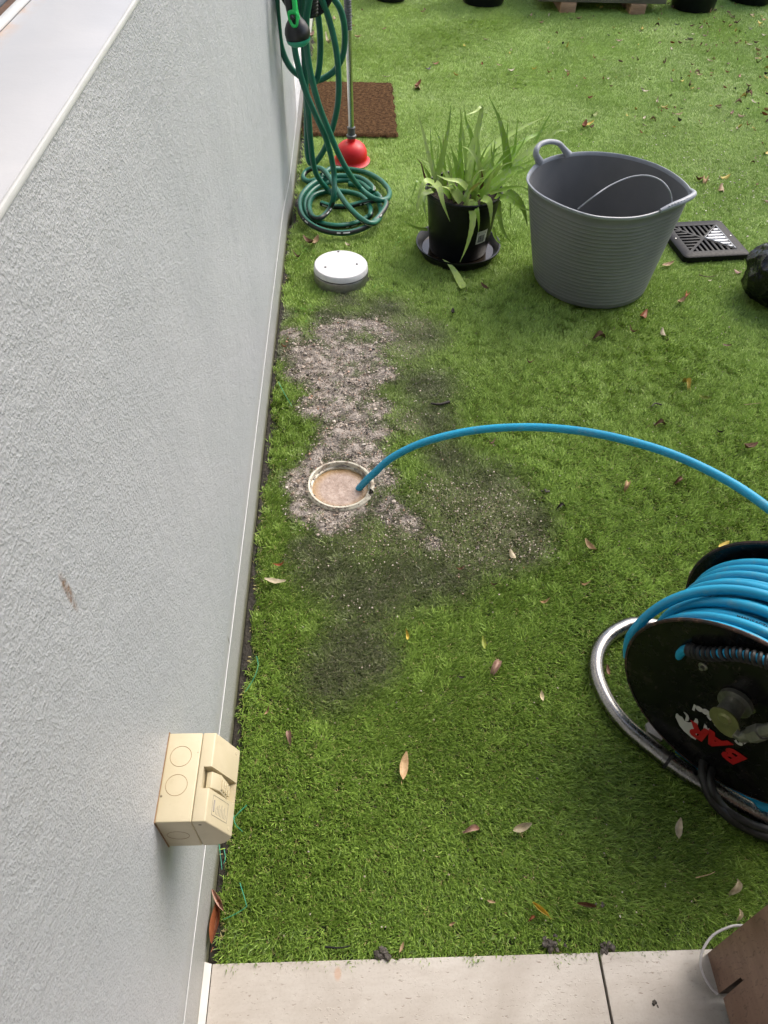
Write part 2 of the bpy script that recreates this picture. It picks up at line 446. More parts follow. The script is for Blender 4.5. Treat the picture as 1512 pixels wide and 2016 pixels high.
M['pot'] = simple('black_pot_plastic', (0.007, 0.008, 0.009), 0.36, spec=0.3, var=0.3, vscale=30)
M['water'] = None
t = NT('shallow_dark_water'); M['water'] = t.set(col=(0.03, 0.022, 0.015), rough=0.03, spec=0.6)
M['pot_soil'] = simple('potting_mix', (0.035, 0.024, 0.016), 0.9, var=0.6, vscale=80, bump=0.9, bscale=80, bdist=0.01)
def aloe_mat(name, a, b, spots):
    t = NT(name)
    c = t.ramp(t.noise(12, 4), [(0.3, a), (0.7, b)])
    c = t.mix(t.ramp(t.noise(95, 2, 0.5, stretch=(1, 1, 0.5)), [(0.56, 0.0), (0.64, spots)]), c, (0.34, 0.42, 0.24))
    c = t.mix(t.ramp(t.noise(14, 4, 0.7), [(0.66, 0.0), (0.74, 0.55)]), c, (0.23, 0.14, 0.06))
    t.set(col=c, rough=0.36, spec=0.5)
    return t.m
AM = [aloe_mat('aloe_leaf_green', (0.19, 0.35, 0.035), (0.34, 0.54, 0.08), 0.5),
      aloe_mat('aloe_leaf_pale', (0.34, 0.50, 0.10), (0.50, 0.64, 0.20), 0.5),
      aloe_mat('aloe_leaf_yellow', (0.20, 0.22, 0.02), (0.32, 0.33, 0.04), 0.1),
      simple('aloe_leaf_dead', (0.12, 0.055, 0.03), 0.7, var=0.4, vscale=60)]
M['coir'] = None
t = NT('brown_coir')
c = t.ramp(t.noise(60, 6, 0.75, stretch=(1, 1, 1)), [(0.34, (0.022, 0.011, 0.005)), (0.5, (0.085, 0.045, 0.020)), (0.68, (0.19, 0.105, 0.048))])
M['coir'] = t.set(col=c, rough=0.95, spec=0.1, normal=t.bump(t.noise(220, 5, 0.7), 0.9, 0.01))
t = NT('cream_pvc')
c = t.mix(t.ramp(t.noise(28, 5, 0.72), [(0.50, 0.0), (0.62, 0.85)]), (0.58, 0.55, 0.45), (0.20, 0.145, 0.10))
M['pvc'] = t.set(col=c, rough=0.4, normal=t.bump(t.noise(120, 4), 0.4, 0.003))
t = NT('murky_drain_water')
ctr = P(670, 955)
c = t.ramp(t.noise(40, 6, 0.75), [(0.3, (0.20, 0.135, 0.10)), (0.5, (0.36, 0.27, 0.22)), (0.7, (0.50, 0.40, 0.34))])
ln = t.ell((ctr.x, ctr.y, 0), (0.068, 0.068, 1), 0.22)
c = t.mix(ln, (0.36, 0.22, 0.075), c)
M['murk'] = t.set(col=c, rough=t.ramp(t.noise(60, 4), [(0.35, 0.05), (0.65, 0.3)]), normal=t.bump(t.noise(110, 5, 0.7), 0.5, 0.004))
t = NT('rusting_black_enamel')
c = t.ramp(t.noise(60, 4), [(0.3, (0.004, 0.004, 0.004)), (0.7, (0.009, 0.009, 0.009))])
c = t.mix(t.ramp(t.noise(20, 6, 0.75), [(0.56, 0.0), (0.68, 0.5)]), c, (0.06, 0.048, 0.038))
c = t.mix(t.ramp(t.noise(140, 3, 0.6, stretch=(0.2, 1, 0.3)), [(0.66, 0.0), (0.72, 0.4)]), c, (0.12, 0.10, 0.08))
M['enamel'] = t.set(col=c, rough=t.ramp(t.noise(25, 5, 0.7), [(0.35, 0.12), (0.7, 0.36)]), spec=0.28, normal=t.bump(t.noise(8, 2), 0.1, 0.01))
t = NT('rusty_flange_edge')
c = t.ramp(t.noise(60, 5, 0.7), [(0.42, (0.010, 0.009, 0.009)), (0.58, (0.05, 0.022, 0.013)), (0.75, (0.20, 0.12, 0.09))])
M['rust_edge'] = t.set(col=c, rough=0.7)
M['decal_red'] = simple('decal_red', (0.42, 0.012, 0.015), 0.35, var=0.05)
M['decal_white'] = simple('decal_white', (0.50, 0.50, 0.47), 0.4, var=0.08)
M['rubber'] = simple('black_rubber', (0.013, 0.013, 0.013), 0.55, var=0.4, vscale=80, bump=0.2)
t = NT('brown_timber_board')
co = t.obj()
c = t.ramp(t.noise(10, 5, 0.6, stretch=(1, 1, 2.2)), [(0.3, (0.17, 0.095, 0.065)), (0.7, (0.28, 0.175, 0.125))])
wv = t.noise(60, 4, 0.6, stretch=(1, 2.2, 0.8), dist=1.5)
c = t.mix(t.ramp(wv, [(0.56, 0.0), (0.66, 0.6)]), c, (0.085, 0.045, 0.03))
M['timber'] = t.set(col=c, rough=0.48, normal=t.bump(wv, 0.15, 0.002))
M['timber_edge'] = simple('dark_board_edge', (0.05, 0.028, 0.015), 0.6, var=0.3)
t = NT('weathered_planter_board')
c = t.ramp(t.noise(18, 5, 0.65, stretch=(0.25, 1, 1)), [(0.3, (0.10, 0.095, 0.06)), (0.7, (0.22, 0.20, 0.14))])
M['board'] = t.set(col=c, rough=0.8, normal=t.bump(t.noise(80, 4, stretch=(0.2, 1, 1)), 0.4, 0.003))
t = NT('raw_timber_end')
c = t.ramp(t.noise(60, 4, 0.6, stretch=(0.2, 1, 1), dist=1), [(0.3, (0.30, 0.17, 0.09)), (0.7, (0.50, 0.32, 0.19))])
M['raw'] = t.set(col=c, rough=0.75)
t = NT('glossy_black_bag')
M['bag'] = t.set(col=(0.008, 0.009, 0.010), rough=0.2, spec=0.45, normal=t.bump(t.noise(30, 3, 0.5, dist=1.0), 0.5, 0.01))
M['frame_alu'] = simple('blue_grey_window_frame', (0.27, 0.32, 0.37), 0.35, metal=0.3, var=0.06)
M['brown_gap'] = simple('dark_brown_gap', (0.10, 0.055, 0.035), 0.8, var=0.3)
t = NT('window_glass'); M['glass'] = t.set(col=(0.05, 0.06, 0.07), rough=0.04, spec=0.8)
M['roof'] = simple('plain_pale_grey', (0.55, 0.55, 0.54), 0.8)
M['roof_leafy'] = simple('clover_leaf', (0.09, 0.24, 0.015), 0.5)
M['cable'] = simple('white_cable', (0.62, 0.60, 0.60), 0.35)
t = NT('grit_stone')
at = t.n('ShaderNodeAttribute', attribute_name='shade').outputs['Fac']
M['grit'] = t.set(col=t.ramp(at, [(0.0, (0.022, 0.020, 0.018)), (0.22, (0.07, 0.055, 0.045)), (0.34, (0.23, 0.165, 0.12)), (0.6, (0.38, 0.31, 0.245)), (0.85, (0.52, 0.45, 0.375)), (0.95, (0.65, 0.60, 0.53)), (1.0, (0.40, 0.17, 0.08))]), rough=0.5)

# ------------------------------------------------------------------ SETTING
TILE_Y = 0.262          # front edge of the paved step
def sheet(name, x0, y0, x1, y1, z, m):
    b = MB(); b.add([(x0, y0, z), (x1, y0, z), (x1, y1, z), (x0, y1, z)], [(0, 1, 2, 3)])
    return tag(b.build(name, m, smooth=0), kind='structure')
sheet('ground', -40, -40, 60, 60, -0.06, M['soil'])

# worn areas of the lawn
def blobs(lst): return [(P(a, b).x, P(a, b).y, r) for a, b, r in lst]
MUD = blobs([(690, 640, .07), (650, 655, .08), (620, 700, .08), (680, 700, .10), (725, 690, .06), (650, 750, .09), (705, 760, .07), (670, 800, .07), (690, 840, .075),
             (650, 850, .045), (700, 890, .075), (620, 905, .045), (598, 960, .05), (755, 940, .05), (590, 1000, .04), (680, 1012, .06), (760, 1000, .06),
             (805, 1030, .045), (850, 1065, .03), (640, 1030, .045), (670, 950, .08), (585, 690, .06), (590, 730, .06), (572, 655, .045), (750, 730, .06), (760, 660, .05), (745, 800, .05), (610, 1005, .05), (585, 940, .05), (735, 640, .05), (612, 800, .055), (745, 850, .05), (730, 900, .05), (640, 880, .05), (700, 830, .06), (650, 800, .06)])
GRIT = blobs([(930, 1030, .09), (1040, 1070, .06), (860, 980, .08), (980, 1000, .09), (820, 640, .05), (880, 1065, .07), (950, 1085, .08), (1010, 1080, .06), (800, 690, .07), (900, 1000, .09), (800, 830, .05), (700, 1060, .06), (760, 640, .06), (780, 1060, .07)])
DARK = blobs([(640, 1120, .10), (720, 1170, .11), (690, 1270, .09), (730, 1300, .07), (650, 1330, .09), (880, 1130, .09), (1000, 1060, .10), (760, 610, .10),
              (680, 590, .07), (830, 660, .11), (840, 760, .12), (560, 690, .05), (880, 900, .08), (800, 1130, .10), (1040, 1020, .08), (850, 830, .09), (600, 1080, .05), (960, 960, .12), (640, 620, .06), (560, 620, .05)])
def field(x, y, bl, k=1.0):
    m = np.ones_like(x)
    for bx, by, r in bl: m *= 1 - np.exp(-(((x - bx) ** 2 + (y - by) ** 2) / (r * r)) ** 1.4 * 1.1) * k
    return 1 - m

# turf backing sheet, fine where it is worn
gx = np.concatenate([np.arange(0.012, 1.2, 0.012), np.arange(1.2, 9.01, 0.3)])
gy = np.concatenate([np.arange(TILE_Y + 0.004, 2.6, 0.012), np.arange(2.6, 9.2, 0.3)])
XX, YY = np.meshgrid(gx, gy, indexing='ij')
mud = field(XX, YY, MUD)
ZZ = -0.013 + mud * 0.010 + mud * 0.0035 * np.sin(XX * 60 + 2 * np.sin(YY * 31)) * np.sin(YY * 70 + 1.7 * np.sin(XX * 43))
nx, ny = XX.shape
ids = np.arange(nx * ny).reshape(nx, ny)
me = bpy.data.meshes.new('turf_backing')
fc = np.stack([ids[:-1, :-1], ids[1:, :-1], ids[1:, 1:], ids[:-1, 1:]], -1).reshape(-1, 4)
rc = (P(670, 955).x, P(670, 955).y)
cx_ = XX[:-1, :-1].ravel() + 0.006; cy_ = YY[:-1, :-1].ravel() + 0.006
keep = np.hypot(cx_ - rc[0], cy_ - rc[1]) > 0.082          # opening of the drain
fc = fc[keep]
me.from_pydata(np.stack([XX, YY, ZZ], -1).reshape(-1, 3).tolist(), [], fc.tolist())
a = me.attributes.new('mud', 'FLOAT', 'POINT'); a.data.foreach_set('value', mud.ravel().astype(np.float32))
me.materials.append(M['backing']); me.polygons.foreach_set('use_smooth', [True] * len(me.polygons))
o = bpy.data.objects.new('turf_base', me); COL.objects.link(o); tag(o, kind='structure')

# wall, with a soft kick where the render thickens and a return at the door
WY0, WYK, WYC = -2.5, 2.97, 3.62
wprof = []
for y in (WY0, 0, 1.2, 2.4, 2.88): wprof.append((0.0, y))
for k in range(9):
    s = k / 8; wprof.append((0.010 * (3 * s * s - 2 * s ** 3), 2.90 + 0.075 * s))
wprof += [(0.010, 3.4), (0.010, WYC - 0.004), (0.006, WYC), (-0.11, WYC)]
b = MB(); n = len(wprof)
WALLTOP = 1.2222
vs = [(x, y, -0.05) for x, y in wprof] + [(x, y, WALLTOP) for x, y in wprof]
b.add(vs, [(i, i + 1, n + i + 1, n + i) for i in range(n - 1)])
b.add([(-0.15, WY0, WALLTOP), (0, WY0, WALLTOP), (0.0, WYC, WALLTOP), (-0.15, WYC, WALLTOP)], [(0, 1, 2, 3)])
b.add([(0, WY0, -0.05), (0, WY0, WALLTOP), (-0.3, WY0, WALLTOP), (-0.3, WY0, -0.05)], [(0, 1, 2, 3)])
wall = empty('rendered_wall', (0, 0, 0))
tag(wall, 'pale grey textured rendered house wall running along the left edge of the lawn', 'wall')
b.build('render_coat', M['render'], wall, smooth=50)
# rough slab edge below the bead, running on under the door; bead itself
b = MB()
pl = [(0.0012, -2.4), (0.0012, 2.90), (0.0112, 2.985), (0.0112, 3.3), (0.012, 5.2)]
n = len(pl)
b.add([(x, y, -0.05) for x, y in pl] + [(x, y, 0.138) for x, y in pl] + [(x - 0.03, y, 0.1385) for x, y in pl],
      [(i, i + 1, n + i + 1, n + i) for i in range(n - 1)] + [(n + i, n + i + 1, 2 * n + i + 1, 2 * n + i) for i in range(n - 1)])
b.build('slab_edge', M['render'], wall, smooth=0)
b = MB(); pts = [(0.0012, -0.6, 0.142)] + [(0.0012, y, 0.141) for y in np.arange(-0.3, 2.9, 0.3)] + [(0.0112, 2.98, 0.140), (0.0112, WYC, 0.140)]
b.tube(pts, 0.0009, 6); b.build('render_bead', M['bead'], wall)
# door recess beyond the corner
b = MB(); b.box((-0.16, 4.40, 1.20), (0.1, 1.54, 2.1)); b.build('door_panel', M['plain_white'], wall, smooth=0)
b = MB(); b.box((-0.061, 4.40, 0.125), (0.096, 1.54, 0.04)); b.build('door_sill', M['plain_white'], wall, smooth=0)
b = MB(); b.box((-0.1, 6.7, 1.2), (0.22, 3.0, 2.5)); b.build('far_pier', M['plain_white'], wall, smooth=0)
# sill on top of the wall
sill = empty('window_sill', (0, 0, WALLTOP))
tag(sill, 'wide pale stone window sill capping the top of the grey wall', 'window sill')
b = MB(); b.box((-0.061, 0.85, 1.2256), (0.1185, 5.6, 0.0064), bev=0.001); b.build('sill_stone', M['sill'], sill)
b = MB(); b.box((0.0003, 0.85, 1.2262), (0.0040, 5.6, 0.0066), bev=0.0012); b.build('edge_trim', M['bead'], sill)
b = MB(); b.box((-0.126, 0.85, 1.2305), (0.011, 5.6, 0.006), bev=0.002); b.build('sealant_line', M['bead'], sill)
win = empty('window', (-0.16, 0.8, 1.23))
tag(win, 'blue grey framed window standing behind the pale sill, cut off in the corner', 'window')
b = MB(); b.box((-0.137, 0.85, 1.226), (0.012, 5.6, 0.01)); b.build('frame_gap', M['brown_gap'], win, smooth=0)
b = MB(); b.box((-0.166, 0.85, 1.2495), (0.045, 5.6, 0.04), bev=0.003); b.box((-0.175, 0.85, 2.35), (0.06, 5.6, 0.06)); b.box((-0.175, 3.5, 1.8), (0.059, 0.06, 1.04)); b.box((-0.175, -1.8, 1.8), (0.059, 0.06, 1.04))
b.box((-0.158, 0.85, 1.2715), (0.008, 5.6, 0.006)); b.build('window_frame', M['frame_alu'], win)
b = MB(); b.box((-0.19, 0.85, 1.8), (0.008, 5.2, 1.05)); b.build('glass_pane', M['glass'], win, smooth=0)
# house above the window, and an added roof over the camera shading the foreground
b = MB(); b.box((-0.35, 1.4, 2.75), (0.5, 8.6, 0.74)); b.box((0.8, -2.62, 1.5), (9.0, 0.2, 3.2))
tag(b.build('house_wall', M['roof'], smooth=0), 'plain house wall above the window and behind the tiled step', 'wall')
b = MB(); b.box((2.4, -0.90, 2.72), (5.0, 3.2, 0.14)); 
tag(b.build('added_shade_roof', M['roof'], smooth=0), kind='structure')

# paving
floor = tag(MB().add([(0.002, -2.5, -0.02), (5, -2.5, -0.02), (5, TILE_Y - 0.012, -0.02), (0.002, TILE_Y - 0.012, -0.02)], [(0, 1, 2, 3)]).build('step_slab', M['grout'], smooth=0), kind='structure')
b = MB()
# first tile has a tiny chip in its front edge
jx = 0.697
def tile(x0, x1, y0, y1, chips=()):
    b = MB(); z0, z1 = -0.012, 0.0
    pts = [(x0, y0), (x1, y0), (x1, y1)]
    for (c, wd, dp) in sorted(chips, reverse=True): pts += [(c + wd, y1), (c + wd * 0.6, y1 - dp * 0.7), (c, y1 - dp), (c - wd, y1)]
    pts += [(x0, y1)]
    b.prism(pts, z0, z1)
    o = b.build('tile', M['tile'], floor, smooth=0)
    bv = o.modifiers.new('bevel', 'BEVEL'); bv.width = 0.0012; bv.segments = 2; bv.limit_method = 'ANGLE'
    return o
ch = P(780, 1888).x
for i in range(5):
    xa = 0.0115 if i == 0 else jx + 0.0022 + (i - 1) * 0.902
    xb = jx - 0.0022 if i == 0 else xa + 0.8975
    for j in range(4):
        y1 = TILE_Y - j * 0.602; tile(xa, xb, y1 - 0.598, y1, [(ch, 0.006, 0.003), (ch + 0.19, 0.003, 0.0015)] if (i, j) == (0, 0) else ())
b = MB(); pts = [(0.0062, y, -0.002 + 0.001 * math.sin(y * 23)) for y in np.arange(-1.0, 0.262, 0.03)]
b.add([(0.0005, -1, 0.022), (0.0105, -1, 0.0006), (0.0005, -1, -0.01), (0.0005, 0.262, 0.022), (0.0105, 0.262, 0.0006), (0.0005, 0.262, -0.01)], [(0, 1, 4, 3), (0, 2, 1), (3, 4, 5), (1, 2, 5, 4)]); b.build('sealant_joint', M['white_grout'], floor)

# soil strip between wall and turf, with lumps
b = MB()
ys = np.arange(TILE_Y + 0.003, 5.2, 0.03)
xl = lambda y: (0.003 if y < 2.9 else 0.02)
xr = lambda y: 0.017 + 0.005 * math.sin(y * 9) + 0.004 * math.sin(y * 31) + (0.016 if y > 2.9 else 0)
vs = []
for y in ys: vs += [(xl(y), y, -0.011 + random.uniform(-.002, .002)), (0.5 * (xl(y) + xr(y)), y, -0.010 + random.uniform(-.003, .003)), (xr(y), y, -0.0115)]
b.add(vs, [(3 * i + k, 3 * i + k + 1, 3 * i + k + 4, 3 * i + k + 3) for i in range(len(ys) - 1) for k in (0, 1)])
tag(b.build('soil_strip', M['soil']), kind='structure')

# ------------------------------------------------------------------ artificial grass (blades instanced as tufts)
def tuft_mesh(seed, lean, nb=30, rad=0.0125, far=False, flat=False):
    r = random.Random(seed); vs = []; fs = []; tone = []
    for i in range(nb):
        thatch = (not far) and i % 7 == 0
        px, py = r.uniform(-rad, rad), r.uniform(-rad, rad)
        h = r.uniform(0.012, 0.021) if not thatch else r.uniform(0.008, 0.0125)
        wd = r.uniform(0.00055, 0.00085) * (1.35 if far else 1.0)
        az = lean + r.gauss(0, 0.6) if not thatch else r.uniform(0, 6.28)
        ln = r.uniform(0.6, 1.45) if not flat else r.uniform(0.7, 1.45)
        dx, dy = math.cos(az), math.sin(az)
        sx, sy = -dy, dx
        tn = (r.uniform(0.0, 0.62) if not flat else r.uniform(0.38, 0.83)) if not thatch else r.uniform(0.84, 1.0)  # far tufts toned paler, standing in for brighter light up the lawn
        if r.random() < 0.10 and not thatch: tn = r.uniform(0.65, 0.83)
        base = len(vs); tw = r.uniform(-0.6, 0.6)
        segs = 3
        ang = 0.62 * ln; x = y = z = 0.0
        for k in range(segs + 1):
            f = k / segs; ww = wd * (1 - 0.25 * f) if k < segs else wd * 0.25
            ox, oy, oz = sx * ww, sy * ww, ww * tw
            vs.append((px + x + ox, py + y + oy, z + oz)); vs.append((px + x - ox, py + y - oy, z - oz))
            tone += [tn, tn]
            x += dx * math.sin(ang) * h / segs; y += dy * math.sin(ang) * h / segs; z += math.cos(ang) * h / segs
            ang += ln * (0.17 if not thatch else 0.9)
        for k in range(segs): fs.append((base + 2 * k, base + 2 * k + 1, base + 2 * k + 3, base + 2 * k + 2))
    me = bpy.data.meshes.new('grass_tuft'); me.from_pydata(vs, [], fs)
    a = me.attributes.new('tone', 'FLOAT', 'POINT'); a.data.foreach_set('value', tone)
    me.materials.append(M['blade']); me.polygons.foreach_set('use_smooth', [True] * len(me.polygons))
    return me
NV = 10
tcol = bpy.data.collections.new('tuft_shapes')
for i in range(NV):
    tcol.objects.link(bpy.data.objects.new('tuft_%02d' % i, tuft_mesh(100 + i, R(-42), 46)))
for i in range(8):
    tcol.objects.link(bpy.data.objects.new('tuft_%02d' % (NV + i), tuft_mesh(200 + i, R(60), 40, far=True, flat=True)))

def scatter(x0, x1, y0, y1, sp):
    a, b_ = np.arange(x0, x1, sp), np.arange(y0, y1, sp)
    X, Y = np.meshgrid(a, b_, indexing='ij'); X = X.ravel(); Y = Y.ravel()
    X = X + rng.uniform(-.5, .5, X.size) * sp; Y = Y + rng.uniform(-.5, .5, Y.size) * sp
    return X, Y
sets = [scatter(0.014, 2.2, TILE_Y + 0.008, 2.3, 0.0135), scatter(0.014, 3.2, 2.3, 4.4, 0.0165), scatter(-0.0, 4.6, 4.4, 7.6, 0.021), scatter(2.2, 3.4, TILE_Y + 0.01, 2.3, 0.025), scatter(3.2, 5.0, 2.3, 4.4, 0.03)]
X = np.concatenate([s[0] for s in sets]); Y = np.concatenate([s[1] for s in sets])
spz = np.concatenate([np.full(s[0].size, q) for s, q in zip(sets, (0.0135, 0.0165, 0.021, 0.025, 0.03))])
edge = 0.019 + 0.005 * np.sin(Y * 9) + 0.004 * np.sin(Y * 31) + np.where(Y > 2.9, 0.016, 0)
k = X > edge
# keep clear of things that come up through the turf
RING = P(670, 955); CAP = Vector((0.220, 2.478, 0))
k &= np.hypot(X - RING.x, Y - RING.y) > 0.096
k &= np.hypot(X - CAP.x, Y - CAP.y) > 0.107
mm = field(X, Y, MUD); gg = field(X, Y, GRIT); dd = field(X, Y, DARK)
nz = 0.5 + 0.25 * np.sin(X * 95 + 2 * np.sin(Y * 60)) + 0.25 * np.sin(Y * 88 + 2 * np.sin(X * 71))
k &= rng.random(X.size) > np.clip((mm - 0.30) * 1.5, 0, 0.95) * (0.65 + 0.5 * nz)
# seams between turf rolls
seam = np.zeros_like(X)
for sy in (2.29, 4.40):
    seam = np.maximum(seam, np.exp(-((Y - sy - 0.006 * np.sin(X * 4)) / 0.006) ** 2))
k &= rng.random(X.size) > seam * 0.35
X, Y, mm, gg, dd, spz, seam = [q[k] for q in (X, Y, mm, gg, dd, spz, seam)]
N = X.size
cell = lambda s, ph: 0.5 + 0.5 * np.sin(X * s + ph + 1.3 * np.sin(Y * s * 0.8 + ph)) * np.sin(Y * s * 0.9 + 2 * ph + np.sin(X * s * 0.7))
hue = np.clip(0.5 + 0.35 * (cell(2.1, 0.3) - 0.5) + 0.4 * (cell(9, 1.1) - 0.5) + rng.normal(0, 0.13, N), 0, 1)
dirt = np.clip(mm * 1.0 + gg * 0.1 + dd * 0.72 * (1 - 0.6 * gg), 0, 1)
scl = (1.0 + rng.normal(0, 0.13, N)) * (1 + (spz / 0.0135 - 1) * 0.28)
zs = (1 - 0.6 * np.clip(mm, 0, 1)) * (1 - 0.1 * dd) * (1 - 0.35 * seam)
rot = np.stack([rng.normal(0, 0.10, N) + 0.28 * (cell(5.7, 0.9) - 0.5), rng.normal(0, 0.10, N) + 0.28 * (cell(6.9, 3.1) - 0.5), rng.normal(0, 0.35, N) + 1.3 * (cell(3.3, 2.0) - 0.5) + 0.9 * (cell(8.1, 4.0) - 0.5) + np.where(Y > 2.29, 0.35, 0) + np.where(Y > 4.4, -0.5, 0)], -1)
edgeS = Y < TILE_Y + 0.05          # front fringe leans over the paving edge
rot[edgeS, 2] = rng.normal(-0.9, 0.6, edgeS.sum())
me = bpy.data.meshes.new('artificial_grass')
me.from_pydata(np.stack([X, Y, np.full(N, -0.0125) + mm * 0.006], -1).tolist(), [], [])
def pa(name, typ, arr):
    at = me.attributes.new(name, typ, 'POINT')
    at.data.foreach_set('vector' if typ == 'FLOAT_VECTOR' else 'value', np.ascontiguousarray(arr).ravel())
pa('rot', 'FLOAT_VECTOR', rot.astype(np.float32))
pa('scl', 'FLOAT_VECTOR', np.stack([scl, scl, scl * zs], -1).astype(np.float32))
pa('pale', 'FLOAT', np.clip(gg * 0.8 - mm * 0.3, 0, 1).astype(np.float32))
pa('dirt', 'FLOAT', dirt.astype(np.float32)); pa('hue', 'FLOAT', hue.astype(np.float32))
pa('pick', 'INT', np.where(Y + rng.normal(0, 0.7, N) > 1.9, rng.integers(NV, NV + 8, N), rng.integers(0, NV, N)).astype(np.int32))
grass = bpy.data.objects.new('artificial_grass', me); COL.objects.link(grass)
tag(grass, 'bright green artificial grass, muddied round the open drain', 'artificial grass', kind='stuff')
ng = bpy.data.node_groups.new('grass_tufts', 'GeometryNodeTree')
ng.interface.new_socket('Geometry', in_out='INPUT', socket_type='NodeSocketGeometry')
ng.interface.new_socket('Geometry', in_out='OUTPUT', socket_type='NodeSocketGeometry')
gi = ng.nodes.new('NodeGroupInput'); go = ng.nodes.new('NodeGroupOutput')
iop = ng.nodes.new('GeometryNodeInstanceOnPoints'); ci = ng.nodes.new('GeometryNodeCollectionInfo')
ci.inputs['Collection'].default_value = tcol; ci.inputs['Separate Children'].default_value = True; ci.inputs['Reset Children'].default_value = True
iop.inputs['Pick Instance'].default_value = True
def na(name, typ):
    x = ng.nodes.new('GeometryNodeInputNamedAttribute'); x.data_type = typ; x.inputs['Name'].default_value = name; return x.outputs['Attribute']
ng.links.new(gi.outputs[0], iop.inputs['Points']); ng.links.new(ci.outputs[0], iop.inputs['Instance'])
ng.links.new(na('pick', 'INT'), iop.inputs['Instance Index'])
e2r = ng.nodes.new('FunctionNodeEulerToRotation'); ng.links.new(na('rot', 'FLOAT_VECTOR'), e2r.inputs[0]); ng.links.new(e2r.outputs[0], iop.inputs['Rotation'])
ng.links.new(na('scl', 'FLOAT_VECTOR'), iop.inputs['Scale']); ng.links.new(iop.outputs[0], go.inputs[0])
md = grass.modifiers.new('tufts', 'NODES'); md.node_group = ng

# loose grit and gravel washed over the lawn
ico = bmesh.new(); bmesh.ops.create_icosphere(ico, subdivisions=1, radius=1.0)
ico.verts.index_update()
IV = np.array([v.co[:] for v in ico.verts]); IF = np.array([[v.index for v in f.verts] for f in ico.faces]); ico.free()
def stones(name, XY, size, shade, z, label, cat):
    n = len(XY)
    sc = size[:, None] * rng.uniform(0.55, 1.2, (n, 3)); sc[:, 2] *= 0.65
    ang = rng.uniform(0, 6.28, n); c, s = np.cos(ang), np.sin(ang)
    v = IV[None] * rng.uniform(0.75, 1.2, (n, 12, 1)) * sc[:, None]
    vx = v[..., 0] * c[:, None] - v[..., 1] * s[:, None]; vy = v[..., 0] * s[:, None] + v[..., 1] * c[:, None]
    v = np.stack([vx + XY[:, 0:1], vy + XY[:, 1:2], v[..., 2] + z[:, None]], -1).reshape(-1, 3)
    f = (IF[None] + 12 * np.arange(n)[:, None, None]).reshape(-1, 3)
    me = bpy.data.meshes.new(name); me.from_pydata(v.tolist(), [], f.tolist())
    a = me.attributes.new('shade', 'FLOAT', 'POINT'); a.data.foreach_set('value', np.repeat(shade, 12).astype(np.float32))
    me.materials.append(M['grit'])
    o = bpy.data.objects.new(name, me); COL.objects.link(o); return tag(o, label, cat, kind='stuff')
cand = np.stack([rng.uniform(0.02, 0.9, 130000), rng.uniform(0.9, 2.4, 130000)], -1)
fm = field(cand[:, 0], cand[:, 1], MUD); fg = field(cand[:, 0], cand[:, 1], GRIT); fd = field(cand[:, 0], cand[:, 1], DARK)
pr = np.clip((fm - 0.1) * 0.6, 0, 1) + 0.20 * fg + 0.03 * fd
kk = (rng.random(len(cand)) < pr) & (np.hypot(cand[:, 0] - RING.x, cand[:, 1] - RING.y) > 0.097) & (np.hypot(cand[:, 0] - CAP.x, cand[:, 1] - CAP.y) > 0.11)
cand = cand[kk]; fm = fm[kk]
n = len(cand)
size = 0.0009 + 0.0021 * rng.random(n) ** 2.6 + np.where(rng.random(n) < 0.03, rng.uniform(0.001, 0.0042, n), 0)
shade = rng.random(n) ** 1.1
size = np.where(fm > 0.3, size, np.minimum(size, 0.0024))
stones('grit', cand, size, shade, np.where(fm > 0.3, -0.002, 0.0035) + size * 0.3, 'pinkish grey grit and gravel washed over the worn turf by the drain', 'gravel')
# ------------------------------------------------------------------ DRAIN: open cream pipe with murky water
dr = empty('drain_inspection_opening', (RING.x, RING.y, 0))
tag(dr, 'open round cream plastic drain pipe full of murky water in the worn patch', 'drain')
b = MB()
prof = [(0.0785, -0.09), (0.0785, -0.010), (0.0835, -0.008), (0.0840, 0.0055), (0.0850, 0.0065), (0.0895, 0.0065), (0.0905, 0.004), (0.0945, 0.001), (0.0955, -0.001), (0.0955, -0.03)]
b.lathe(prof, (RING.x, RING.y, 0), 72, a0=R(-14), a1=R(-14 + 347))
b.lathe([(0.0785, -0.09), (0.0785, -0.004), (0.0825, -0.004), (0.0825, -0.03)], (RING.x, RING.y, 0), 10, a0=R(-27), a1=R(-14))
b.build('pipe_rim', M['pvc'], dr, smooth=50)
b = MB(); b.lathe([(0.0, -0.016), (0.079, -0.016)], (RING.x, RING.y, 0), 48); b.build('water', M['murk'], dr)
# crumbs on the rim
n = 120; an = rng.uniform(0, 6.28, n); an = np.where(rng.random(n) < 0.5, rng.normal(-1.75, 0.35, n), an); an = np.where(rng.random(n) < 0.25, rng.normal(3.1, 0.3, n), an)
rr = rng.uniform(0.082, 0.097, n)
stones('rim_crumbs', np.stack([RING.x + rr * np.cos(an), RING.y + rr * np.sin(an)], -1), rng.uniform(0.001, 0.0034, n), rng.uniform(0.05, 0.5, n), np.full(n, 0.005), 'dark crumbs of wet sludge lying on the drain rim', 'sludge')

